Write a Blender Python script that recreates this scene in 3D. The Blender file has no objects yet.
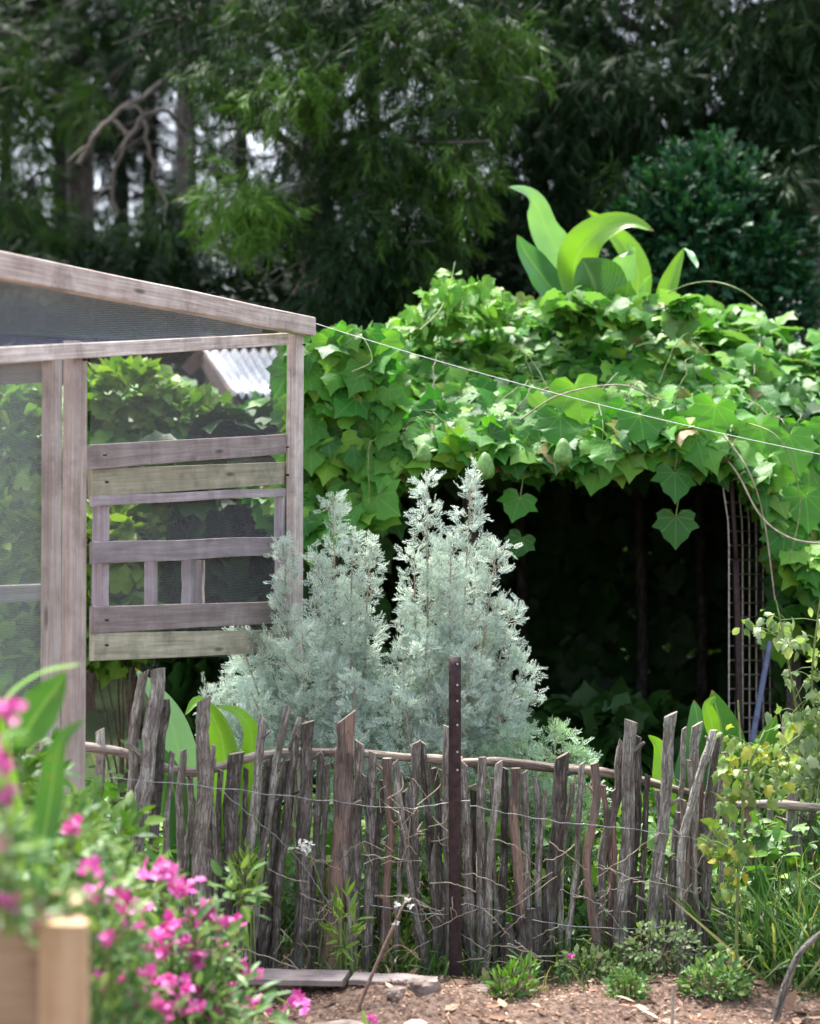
import bpy, bmesh, math, random
import numpy as np
from mathutils import Vector, noise
random.seed(7)
rng = np.random.default_rng(11)
SC = bpy.context.scene
COL = SC.collection
F = 1700.0
TH = math.atan(48 / F)
CAMZ = 1.6

def P(u, v, Y):
    """world point seen at photo position (u, v), Y metres ahead"""
    x = (u - 410) / F; y = (512 - v) / F
    d = np.array([x, math.cos(TH) - y * math.sin(TH), math.sin(TH) + y * math.cos(TH)])
    return d / d[1] * Y + np.array([0, 0, CAMZ])

def gz(x, y):
    """ground height"""
    z = 0.035 * noise.noise(Vector((x * 0.9, y * 0.9, 0)))
    z += 0.02 * noise.noise(Vector((x * 4, y * 4, 3)))
    z += 0.075 * math.exp(-((x - 0.0) / 0.30) ** 2 - ((y - 6.1) / 0.22) ** 2)
    z += 0.05 * math.exp(-((x - 1.0) / 0.35) ** 2 - ((y - 6.3) / 0.2) ** 2)
    z += 0.04 * math.exp(-((x - 0.6) / 0.2) ** 2 - ((y - 6.0) / 0.2) ** 2)
    z -= 0.03 * min(max(x / 2, 0), 1)
    return z

# ------------------------------------------------------------------ materials
def newmat(name):
    m = bpy.data.materials.new(name); m.use_nodes = True
    nt = m.node_tree; nt.nodes.clear()
    out = nt.nodes.new('ShaderNodeOutputMaterial')
    return m, nt, out

def N(nt, t, **kw):
    n = nt.nodes.new(t)
    for k, v in kw.items():
        if k.startswith('i_'):
            key = k[2:]
            key = int(key) if key.isdigit() else key.replace('_', ' ')
            n.inputs[key].default_value = v
        else:
            setattr(n, k, v)
    return n

def ramp(nt, fac, stops):
    r = nt.nodes.new('ShaderNodeValToRGB')
    e = r.color_ramp.elements
    while len(e) < len(stops): e.new(0.5)
    for el, (p, c) in zip(e, stops):
        el.position = p; el.color = (c[0], c[1], c[2], 1)
    nt.links.new(fac, r.inputs[0])
    return r.outputs[0]

def mixc(nt, f, a, b, mode='MIX'):
    m = nt.nodes.new('ShaderNodeMix'); m.data_type = 'RGBA'; m.blend_type = mode
    for s, v in ((0, f), (6, a), (7, b)):
        if hasattr(v, 'links'): nt.links.new(v, m.inputs[s])
        else: m.inputs[s].default_value = v if s == 0 else (v[0], v[1], v[2], 1)
    return m.outputs[2]

def math_(nt, op, a, b=None, c=None):
    m = nt.nodes.new('ShaderNodeMath'); m.operation = op
    for i, v in enumerate((a, b, c)):
        if v is None: continue
        if hasattr(v, 'links'): nt.links.new(v, m.inputs[i])
        else: m.inputs[i].default_value = v
    return m.outputs[0]

def leafmat(name, stops, back=None, rough=0.42, trans=0.3, spec=0.5, veins=None, tint=None, tcol=None):
    m, nt, out = newmat(name)
    g = N(nt, 'ShaderNodeNewGeometry')
    col = ramp(nt, g.outputs['Random Per Island'], stops)
    # blotches across the plant
    tc = N(nt, 'ShaderNodeTexCoord')
    nz = N(nt, 'ShaderNodeTexNoise', i_Scale=3.0, i_Detail=2.0)
    nt.links.new(tc.outputs['Object'], nz.inputs['Vector'])
    hs = N(nt, 'ShaderNodeHueSaturation')
    hs.inputs['Hue'].default_value = 0.5
    v = math_(nt, 'MULTIPLY_ADD', nz.outputs[0], 0.7, 0.62)
    nt.links.new(v, hs.inputs['Value']); nt.links.new(col, hs.inputs['Color'])
    col = hs.outputs[0]
    if tint:
        at = N(nt, 'ShaderNodeAttribute', attribute_name='tint')
        col = mixc(nt, at.outputs['Fac'], col, tint)
    if veins:
        uv = N(nt, 'ShaderNodeUVMap')
        sp = N(nt, 'ShaderNodeSeparateXYZ'); nt.links.new(uv.outputs[0], sp.inputs[0])
        if veins == 'palm':
            ang = math_(nt, 'ARCTAN2', sp.outputs[0], sp.outputs[1])
            r = math_(nt, 'SQRT', math_(nt, 'ADD', math_(nt, 'MULTIPLY', sp.outputs[0], sp.outputs[0]), math_(nt, 'MULTIPLY', sp.outputs[1], sp.outputs[1])))
            fr = math_(nt, 'FRACT', math_(nt, 'MULTIPLY_ADD', ang, 1 / 0.72, 0.5))
            dist = math_(nt, 'MULTIPLY', math_(nt, 'ABSOLUTE', math_(nt, 'SUBTRACT', fr, 0.5)), math_(nt, 'MULTIPLY', r, 0.72))
            mask = math_(nt, 'SMOOTH_MIN', 1.0, math_(nt, 'MULTIPLY', dist, 46.0), 0.2)
        else:
            w = math_(nt, 'SINE', math_(nt, 'MULTIPLY_ADD', sp.outputs[1], 150.0, math_(nt, 'MULTIPLY', math_(nt, 'ABSOLUTE', sp.outputs[0]), -90.0)))
            ww = math_(nt, 'MULTIPLY_ADD', w, 0.12, 0.85)
            mid = math_(nt, 'MINIMUM', 1.0, math_(nt, 'MULTIPLY', math_(nt, 'ABSOLUTE', sp.outputs[0]), 18.0))
            mask = math_(nt, 'MULTIPLY', ww, mid)
        pale = mixc(nt, 0.28 if veins == 'palm' else 0.45, col, (0.35, 0.5, 0.2))
        col = mixc(nt, mask, pale, col)
    if veins:
        n5 = N(nt, 'ShaderNodeTexNoise', i_Scale=42.0, i_Detail=3.0); nt.links.new(tc.outputs['Object'], n5.inputs['Vector'])
        sp5 = ramp(nt, n5.outputs[0], [(0.66, (0, 0, 0)), (0.72, (1, 1, 1))])
        col = mixc(nt, math_(nt, 'MULTIPLY', sp5, 0.5), col, (0.20, 0.17, 0.05))
    if veins == 'pinn':
        n6 = N(nt, 'ShaderNodeTexNoise', i_Scale=7.0, i_Detail=5.0); nt.links.new(tc.outputs['Object'], n6.inputs['Vector'])
        e6 = math_(nt, 'ADD', sp.outputs[1], math_(nt, 'MULTIPLY', n6.outputs[0], 0.12))
        e7 = math_(nt, 'ADD', math_(nt, 'ABSOLUTE', sp.outputs[0]), math_(nt, 'MULTIPLY', n6.outputs[0], 0.12))
        k6 = ramp(nt, math_(nt, 'MAXIMUM', e6, math_(nt, 'MULTIPLY', e7, 1.72)), [(0.99, (0, 0, 0)), (1.0, (1, 1, 1))])
        col = mixc(nt, k6, col, (0.20, 0.13, 0.05))
        col = mixc(nt, math_(nt, 'MULTIPLY', n6.outputs[0], 0.5), col, mixc(nt, 1.0, col, (0.55, 0.75, 0.6), 'MULTIPLY'))
    if back:
        col = mixc(nt, math_(nt, 'MULTIPLY', g.outputs['Backfacing'], 0.75), col, back)
    b = N(nt, 'ShaderNodeBsdfPrincipled')
    b.inputs['Roughness'].default_value = rough
    b.inputs['Specular IOR Level'].default_value = spec
    nt.links.new(col, b.inputs['Base Color'])
    nz2 = N(nt, 'ShaderNodeTexNoise', i_Scale=60.0, i_Detail=2.0)
    nt.links.new(tc.outputs['Object'], nz2.inputs['Vector'])
    bp = N(nt, 'ShaderNodeBump', i_Strength=0.25, i_Distance=0.01)
    nt.links.new(nz2.outputs[0], bp.inputs['Height']); nt.links.new(bp.outputs[0], b.inputs['Normal'])
    if trans > 0:
        t = N(nt, 'ShaderNodeBsdfTranslucent')
        tcl = mixc(nt, 1.0, col, tcol or (1.1, 1.2, 0.45), 'MULTIPLY')
        nt.links.new(tcl, t.inputs['Color'])
        mx = N(nt, 'ShaderNodeMixShader'); mx.inputs[0].default_value = trans
        nt.links.new(b.outputs[0], mx.inputs[1]); nt.links.new(t.outputs[0], mx.inputs[2])
        nt.links.new(mx.outputs[0], out.inputs[0])
    else:
        nt.links.new(b.outputs[0], out.inputs[0])
    return m

def woodmat(name, dark, mid, light, su=60, sv=3, bump=0.6, rough=0.85, dist=0.01, moss=None, crack=True, peel=None):
    """grain runs along UV v (metres)"""
    m, nt, out = newmat(name)
    uv = N(nt, 'ShaderNodeUVMap')
    oi = N(nt, 'ShaderNodeObjectInfo')
    off = N(nt, 'ShaderNodeVectorMath', operation='ADD')
    sc = N(nt, 'ShaderNodeVectorMath', operation='SCALE'); sc.inputs[0].default_value = (7, 13, 5)
    nt.links.new(oi.outputs['Random'], sc.inputs['Scale'])
    nt.links.new(uv.outputs[0], off.inputs[0]); nt.links.new(sc.outputs[0], off.inputs[1])
    mp = N(nt, 'ShaderNodeMapping'); mp.inputs['Scale'].default_value = (su, sv, 1)
    nt.links.new(off.outputs[0], mp.inputs[0])
    n1 = N(nt, 'ShaderNodeTexNoise', i_Scale=1.0, i_Detail=7.0, i_Roughness=0.65, i_Distortion=0.6)
    nt.links.new(mp.outputs[0], n1.inputs['Vector'])
    tc = N(nt, 'ShaderNodeTexCoord')
    n2 = N(nt, 'ShaderNodeTexNoise', i_Scale=9.0, i_Detail=4.0, i_Roughness=0.6)
    nt.links.new(tc.outputs['Object'], n2.inputs['Vector'])
    f = math_(nt, 'ADD', math_(nt, 'MULTIPLY', n1.outputs[0], 0.65), math_(nt, 'MULTIPLY', n2.outputs[0], 0.35))
    col = ramp(nt, f, [(0.32, dark), (0.5, mid), (0.66, light)])
    col = mixc(nt, math_(nt, 'MULTIPLY_ADD', oi.outputs['Random'], 0.38, 0.0), col, (mid[0]*.62, mid[1]*.5, mid[2]*.42))
    hv = N(nt, 'ShaderNodeHueSaturation'); nt.links.new(math_(nt, 'MULTIPLY_ADD', math_(nt, 'FRACT', math_(nt, 'MULTIPLY', oi.outputs['Random'], 17.3)), 0.55, 0.8), hv.inputs['Value']); nt.links.new(col, hv.inputs['Color']); col = hv.outputs[0]
    if not crack:
        n7 = N(nt, 'ShaderNodeTexNoise', i_Scale=5.0, i_Detail=6.0, i_Roughness=0.7); nt.links.new(tc.outputs['Object'], n7.inputs['Vector'])
        st_ = ramp(nt, n7.outputs[0], [(0.52, (0, 0, 0)), (0.68, (1, 1, 1))])
        col = mixc(nt, math_(nt, 'MULTIPLY', st_, 0.55), col, tuple(c * 0.8 for c in dark))
        mp8 = N(nt, 'ShaderNodeMapping'); mp8.inputs['Scale'].default_value = (11, 2.3, 1); nt.links.new(off.outputs[0], mp8.inputs[0])
        v8 = N(nt, 'ShaderNodeTexVoronoi'); nt.links.new(mp8.outputs[0], v8.inputs['Vector']); v8.inputs['Scale'].default_value = 1.0
        kn = ramp(nt, v8.outputs['Distance'], [(0.05, (1, 1, 1)), (0.13, (0, 0, 0))])
        col = mixc(nt, math_(nt, 'MULTIPLY', kn, 0.8), col, tuple(c * 0.45 for c in dark))
    if peel:
        mp3 = N(nt, 'ShaderNodeMapping'); mp3.inputs['Scale'].default_value = (16, 3.2, 1)
        nt.links.new(off.outputs[0], mp3.inputs[0])
        n4 = N(nt, 'ShaderNodeTexNoise', i_Scale=1.0, i_Detail=3.0)
        nt.links.new(mp3.outputs[0], n4.inputs['Vector'])
        mk = ramp(nt, n4.outputs[0], [(peel[1], (0, 0, 0)), (peel[1] + 0.03, (1, 1, 1))])
        pc = mixc(nt, n1.outputs[0], tuple(c * 0.6 for c in peel[0]), peel[0])
        col = mixc(nt, mk, col, pc)
    if moss:
        n3 = N(nt, 'ShaderNodeTexNoise', i_Scale=14.0, i_Detail=5.0)
        nt.links.new(tc.outputs['Object'], n3.inputs['Vector'])
        mk = ramp(nt, n3.outputs[0], [(0.56, (0, 0, 0)), (0.66, (1, 1, 1))])
        col = mixc(nt, math_(nt, 'MULTIPLY', mk, 0.6), col, moss)
    h = n1.outputs[0]
    if crack:
        vo = N(nt, 'ShaderNodeTexVoronoi', feature='DISTANCE_TO_EDGE')
        mp2 = N(nt, 'ShaderNodeMapping'); mp2.inputs['Scale'].default_value = (su * 1.35, sv * 2.1, 1)
        nt.links.new(off.outputs[0], mp2.inputs[0]); nt.links.new(mp2.outputs[0], vo.inputs['Vector'])
        vo.inputs['Scale'].default_value = 1.0
        ck = ramp(nt, vo.outputs[0], [(0.0, (0.0, 0, 0)), (0.10, (1, 1, 1))])
        col = mixc(nt, ck, mixc(nt, 0.42, col, dark), col)
        h = math_(nt, 'MULTIPLY', math_(nt, 'ADD', n1.outputs[0], 0.3), math_(nt, 'MULTIPLY_ADD', ck, 0.35, 0.65))
    b = N(nt, 'ShaderNodeBsdfPrincipled'); b.inputs['Roughness'].default_value = rough
    b.inputs['Specular IOR Level'].default_value = 0.25
    nt.links.new(col, b.inputs['Base Color'])
    bp = N(nt, 'ShaderNodeBump', i_Strength=bump, i_Distance=dist)
    nt.links.new(h, bp.inputs['Height']); nt.links.new(bp.outputs[0], b.inputs['Normal'])
    nt.links.new(b.outputs[0], out.inputs[0])
    return m

def plainmat(name, c1, c2, scale=20, rough=0.6, metal=0, bump=0.2, spec=0.4):
    m, nt, out = newmat(name)
    tc = N(nt, 'ShaderNodeTexCoord')
    nz = N(nt, 'ShaderNodeTexNoise', i_Scale=scale, i_Detail=5.0)
    nt.links.new(tc.outputs['Object'], nz.inputs['Vector'])
    col = ramp(nt, nz.outputs[0], [(0.35, c1), (0.65, c2)])
    b = N(nt, 'ShaderNodeBsdfPrincipled'); b.inputs['Roughness'].default_value = rough
    b.inputs['Metallic'].default_value = metal; b.inputs['Specular IOR Level'].default_value = spec
    nt.links.new(col, b.inputs['Base Color'])
    bp = N(nt, 'ShaderNodeBump', i_Strength=bump, i_Distance=0.005)
    nt.links.new(nz.outputs[0], bp.inputs['Height']); nt.links.new(bp.outputs[0], b.inputs['Normal'])
    nt.links.new(b.outputs[0], out.inputs[0])
    return m

def netmat(name, cell, wire, col, haze=0.0):
    """fine netting: transparent between procedural threads; UV in metres"""
    m, nt, out = newmat(name)
    uv = N(nt, 'ShaderNodeUVMap')
    sp = N(nt, 'ShaderNodeSeparateXYZ'); nt.links.new(uv.outputs[0], sp.inputs[0])
    fs = []
    for k in (0, 1):
        fr = math_(nt, 'FRACT', math_(nt, 'MULTIPLY', sp.outputs[k], 1 / cell))
        fs.append(math_(nt, 'LESS_THAN', fr, wire))
    mask = math_(nt, 'MAXIMUM', math_(nt, 'MAXIMUM', fs[0], fs[1]), haze)
    d = N(nt, 'ShaderNodeBsdfPrincipled', i_Roughness=0.6); d.inputs['Base Color'].default_value = (*col, 1)
    t = N(nt, 'ShaderNodeBsdfTransparent')
    mx = N(nt, 'ShaderNodeMixShader')
    nt.links.new(mask, mx.inputs[0]); nt.links.new(t.outputs[0], mx.inputs[1]); nt.links.new(d.outputs[0], mx.inputs[2])
    nt.links.new(mx.outputs[0], out.inputs[0])
    return m

M = {}
M['vine'] = leafmat('vine_leaf', [(0, (0.018, 0.105, 0.014)), (0.5, (0.045, 0.22, 0.022)), (0.86, (0.105, 0.33, 0.03)), (0.965, (0.20, 0.38, 0.03)), (0.985, (0.22, 0.15, 0.06)), (1, (0.16, 0.10, 0.05))],
                    back=(0.16, 0.30, 0.11), rough=0.52, trans=0.38, spec=0.38, veins='palm', tint=(0.20, 0.40, 0.05))
M['vinedark'] = leafmat('vine_leaf_shaded', [(0, (0.016, 0.05, 0.010)), (1, (0.03, 0.09, 0.015))], rough=0.5, trans=0.06, spec=0.3)  # darker leaf copy: the arbor's inner shade is put into its colour
M['wattle'] = leafmat('narrow_leaf', [(0, (0.005, 0.018, 0.007)), (0.6, (0.012, 0.036, 0.012)), (0.93, (0.026, 0.066, 0.022)), (1, (0.06, 0.10, 0.045))],
                      rough=0.5, trans=0.22, spec=0.14, tint=(0.15, 0.32, 0.03))
M['wattlegrey'] = leafmat('grey_narrow_leaf', [(0, (0.006, 0.020, 0.008)), (0.6, (0.014, 0.040, 0.014)), (0.93, (0.030, 0.070, 0.028)), (1, (0.07, 0.11, 0.06))],
                      rough=0.6, trans=0.2, spec=0.10, tint=(0.12, 0.19, 0.02))
M['darktree'] = leafmat('dark_tree_leaf', [(0, (0.005, 0.014, 0.006)), (1, (0.012, 0.030, 0.011))], rough=0.6, trans=0.05, spec=0.08)  # near-black leaf colour stands in for the shade of the wood
M['glossy'] = leafmat('glossy_leaf', [(0, (0.008, 0.042, 0.018)), (0.7, (0.018, 0.085, 0.034)), (1, (0.06, 0.17, 0.06))],
                      rough=0.45, trans=0.14, spec=0.25)
M['shrub'] = leafmat('shrub_leaf', [(0, (0.04, 0.13, 0.02)), (0.6, (0.085, 0.22, 0.03)), (1, (0.18, 0.34, 0.05))], rough=0.45, trans=0.35, tint=(0.3, 0.42, 0.05))
M['phlox'] = leafmat('flower_plant_leaf', [(0, (0.045, 0.13, 0.025)), (0.6, (0.10, 0.22, 0.05)), (1, (0.24, 0.34, 0.09))], back=(0.2, 0.3, 0.14), rough=0.5, trans=0.3)
M['silver'] = leafmat('silver_leaf', [(0, (0.42, 0.55, 0.48)), (0.5, (0.68, 0.78, 0.71)), (0.93, (0.82, 0.88, 0.81)), (1, (0.5, 0.48, 0.33))], rough=0.7, trans=0.38, spec=0.2, tcol=(0.95, 1.0, 0.92))
M['silverlow'] = leafmat('green_silver_leaf', [(0, (0.30, 0.46, 0.32)), (0.6, (0.42, 0.58, 0.42)), (1, (0.6, 0.72, 0.55))], rough=0.7, trans=0.2, spec=0.2)
M['canna'] = leafmat('broad_leaf', [(0, (0.16, 0.34, 0.015)), (1, (0.22, 0.42, 0.03))], back=(0.22, 0.42, 0.2), rough=0.38, trans=0.35, spec=0.5, veins='pinn')
M['cannadark'] = leafmat('broad_leaf_dark', [(0, (0.025, 0.11, 0.02)), (1, (0.04, 0.15, 0.028))], rough=0.4, trans=0.3, spec=0.5, veins='pinn')
M['cannapale'] = leafmat('broad_leaf_pale', [(0, (0.20, 0.40, 0.20)), (1, (0.26, 0.46, 0.26))], rough=0.36, trans=0.25, spec=0.6, veins='pinn')
M['cannablue'] = leafmat('broad_leaf_blue', [(0, (0.05, 0.18, 0.09)), (1, (0.08, 0.22, 0.12))], rough=0.3, trans=0.25, spec=0.6, veins='pinn')
M['maple'] = leafmat('climber_leaf', [(0, (0.13, 0.20, 0.03)), (0.35, (0.15, 0.27, 0.06)), (0.7, (0.28, 0.38, 0.12)), (0.9, (0.38, 0.42, 0.07)), (1, (0.42, 0.36, 0.05))], rough=0.5, trans=0.35)
M['mapledull'] = leafmat('climber_leaf_pale', [(0, (0.14, 0.23, 0.08)), (0.6, (0.26, 0.36, 0.17)), (1, (0.42, 0.48, 0.26))], rough=0.5, trans=0.35)
M['grass'] = leafmat('grass_blade', [(0, (0.03, 0.085, 0.018)), (0.55, (0.065, 0.15, 0.035)), (0.85, (0.13, 0.23, 0.07)), (0.93, (0.38, 0.34, 0.18)), (1, (0.42, 0.36, 0.2))], rough=0.5, trans=0.35)
M['bark'] = woodmat('grey_bark', (0.04, 0.035, 0.030), (0.265, 0.242, 0.215), (0.76, 0.73, 0.68), su=60, sv=9, bump=0.9, dist=0.014, moss=(0.26, 0.28, 0.24))
M['barkdark'] = woodmat('dark_bark', (0.025, 0.022, 0.019), (0.135, 0.122, 0.108), (0.46, 0.435, 0.40), su=60, sv=9, bump=1.0, dist=0.016, moss=(0.16, 0.17, 0.15))
M['barkpeel'] = woodmat('peeling_bark', (0.05, 0.035, 0.03), (0.17, 0.13, 0.115), (0.34, 0.29, 0.26), su=60, sv=5, bump=0.8, dist=0.012, peel=((0.38, 0.255, 0.205), 0.5))
M['cutwood'] = woodmat('cut_wood', (0.11, 0.085, 0.07), (0.24, 0.2, 0.17), (0.4, 0.35, 0.3), su=60, sv=60, bump=0.5)
M['railwood'] = woodmat('rail_bark', (0.07, 0.05, 0.045), (0.24, 0.20, 0.175), (0.44, 0.40, 0.36), su=70, sv=4, bump=0.7, peel=((0.46, 0.38, 0.31), 0.52))
M['timber'] = woodmat('weathered_timber', (0.20, 0.155, 0.14), (0.43, 0.37, 0.345), (0.66, 0.61, 0.585), su=110, sv=2.4, bump=0.5, crack=False, dist=0.004)
M['board'] = woodmat('grey_board', (0.14, 0.115, 0.11), (0.27, 0.235, 0.235), (0.42, 0.385, 0.38), su=60, sv=2, bump=0.4, crack=False, dist=0.004)
M['boardgreen'] = woodmat('mossy_board', (0.15, 0.14, 0.10), (0.26, 0.25, 0.185), (0.40, 0.38, 0.30), su=60, sv=2, bump=0.4, crack=False, dist=0.004)
M['boardlilac'] = woodmat('lilac_board', (0.18, 0.155, 0.17), (0.31, 0.275, 0.30), (0.46, 0.42, 0.45), su=60, sv=2, bump=0.4, crack=False, dist=0.004)
M['pine'] = woodmat('planter_pine', (0.27, 0.17, 0.09), (0.48, 0.335, 0.205), (0.60, 0.46, 0.32), su=45, sv=1.6, bump=0.15, crack=False, dist=0.003, rough=0.6)
M['pinedark'] = woodmat('planter_pine_darker', (0.24, 0.15, 0.09), (0.36, 0.25, 0.16), (0.44, 0.33, 0.23), su=45, sv=1.6, bump=0.15, crack=False, dist=0.003, rough=0.6)  # darker pine tone for the left front and back boards
M['trunk'] = woodmat('tree_bark', (0.03, 0.026, 0.024), (0.085, 0.075, 0.07), (0.19, 0.175, 0.165), su=14, sv=3, bump=0.9, dist=0.03)
M['twig'] = woodmat('pale_branch', (0.16, 0.13, 0.11), (0.30, 0.26, 0.23), (0.45, 0.41, 0.37), su=30, sv=4, bump=0.4, crack=False)
M['stem'] = plainmat('green_stem', (0.10, 0.16, 0.04), (0.22, 0.26, 0.09), 30, 0.6)
M['drystem'] = plainmat('dry_stem', (0.24, 0.19, 0.14), (0.42, 0.36, 0.28), 30, 0.8)
M['redstem'] = plainmat('reddish_stem', (0.10, 0.06, 0.05), (0.2, 0.13, 0.1), 30, 0.8)
M['rust'] = plainmat('rusty_steel', (0.022, 0.012, 0.013), (0.055, 0.030, 0.030), 35, 0.6, 0.3, 0.4)
M['hole'] = plainmat('hole_galv', (0.35, 0.33, 0.34), (0.5, 0.48, 0.5), 40, 0.5)
M['wire'] = plainmat('galvanised_wire', (0.22, 0.22, 0.22), (0.42, 0.42, 0.42), 60, 0.5, 0.5)
M['meshwire'] = plainmat('rusty_wire', (0.28, 0.23, 0.21), (0.5, 0.44, 0.41), 60, 0.6, 0.2)  # wire colour lifted to look front-lit where it hangs in shade
M['line'] = plainmat('pale_line', (0.6, 0.62, 0.58), (0.75, 0.76, 0.72), 60, 0.5)
M['bluepipe'] = plainmat('blue_pipe', (0.07, 0.085, 0.16), (0.12, 0.14, 0.24), 30, 0.45)
M['fruit'] = plainmat('fruit_skin', (0.08, 0.20, 0.04), (0.17, 0.32, 0.08), 45, 0.45, 0, 0.8)
M['petal'] = leafmat('pink_petal', [(0, (0.60, 0.045, 0.30)), (0.6, (0.78, 0.14, 0.48)), (1, (0.86, 0.36, 0.66))], rough=0.6, trans=0.3, spec=0.2, tcol=(1, 0.7, 0.9))
M['white'] = leafmat('white_petal', [(0, (0.75, 0.75, 0.72)), (1, (0.85, 0.85, 0.82))], rough=0.6, trans=0.3, tcol=(1, 1, 1))
M['straw'] = leafmat('straw', [(0, (0.10, 0.06, 0.045)), (0.5, (0.26, 0.155, 0.11)), (0.85, (0.38, 0.255, 0.19)), (1, (0.54, 0.42, 0.33))], rough=0.95, trans=0.05, spec=0.05)
M['rock'] = plainmat('stone', (0.10, 0.075, 0.065), (0.28, 0.22, 0.19), 14, 0.85, 0, 0.8)
M['tin'] = plainmat('white_tin', (0.50, 0.51, 0.54), (0.74, 0.75, 0.77), 6, 0.45, 0, 0.1)
M['shedwall'] = woodmat('shed_board', (0.06, 0.042, 0.035), (0.13, 0.09, 0.075), (0.19, 0.14, 0.12), su=40, sv=2, bump=0.3, crack=False)
M['net'] = netmat('bird_netting', 0.009, 0.07, (0.55, 0.60, 0.60), 0.12)
M['fly'] = netmat('fly_mesh', 0.0065, 0.11, (0.24, 0.24, 0.26), 0.0)
M['bluenet'] = netmat('blue_shade_net', 0.008, 0.08, (0.32, 0.35, 0.50), 0.06)
# ground
def ground_mat():
    m, nt, out = newmat('garden_soil')
    g = N(nt, 'ShaderNodeNewGeometry')
    sp = N(nt, 'ShaderNodeSeparateXYZ'); nt.links.new(g.outputs['Position'], sp.inputs[0])
    n1 = N(nt, 'ShaderNodeTexNoise', i_Scale=2.0, i_Detail=6.0); nt.links.new(g.outputs['Position'], n1.inputs['Vector'])
    n2 = N(nt, 'ShaderNodeTexNoise', i_Scale=40.0, i_Detail=8.0, i_Roughness=0.7); nt.links.new(g.outputs['Position'], n2.inputs['Vector'])
    soil = ramp(nt, n2.outputs[0], [(0.3, (0.055, 0.036, 0.028)), (0.5, (0.17, 0.115, 0.09)), (0.7, (0.34, 0.24, 0.19))])
    green = ramp(nt, n2.outputs[0], [(0.3, (0.02, 0.03, 0.01)), (0.6, (0.04, 0.065, 0.018)), (0.8, (0.07, 0.10, 0.03))])
    f = math_(nt, 'ADD', math_(nt, 'MULTIPLY', math_(nt, 'SUBTRACT', sp.outputs[1], 6.9), 1.6), math_(nt, 'MULTIPLY', math_(nt, 'SUBTRACT', n1.outputs[0], 0.5), 2.5))
    f = math_(nt, 'MINIMUM', math_(nt, 'MAXIMUM', f, 0), 1)
    col = mixc(nt, f, soil, green)
    b = N(nt, 'ShaderNodeBsdfPrincipled', i_Roughness=0.95); b.inputs['Specular IOR Level'].default_value = 0.15
    nt.links.new(col, b.inputs['Base Color'])
    bp = N(nt, 'ShaderNodeBump', i_Strength=0.9, i_Distance=0.03)
    nt.links.new(n2.outputs[0], bp.inputs['Height']); nt.links.new(bp.outputs[0], b.inputs['Normal'])
    nt.links.new(b.outputs[0], out.inputs[0])
    return m
M['soil'] = ground_mat()

# ------------------------------------------------------------------ object helpers
def wloc(o):
    v = Vector((0, 0, 0))
    while o is not None: v += o.location; o = o.parent
    return v

def tag(o, label=None, cat=None, group=None, kind=None):
    if label: o['label'] = label
    if cat: o['category'] = cat
    if group: o['group'] = group
    if kind: o['kind'] = kind
    return o

def thing(name, label, cat, loc, group=None):
    o = bpy.data.objects.new(name, None); COL.objects.link(o); o.location = Vector(loc)
    o.empty_display_size = 0.1
    return tag(o, label, cat, group)

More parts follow.
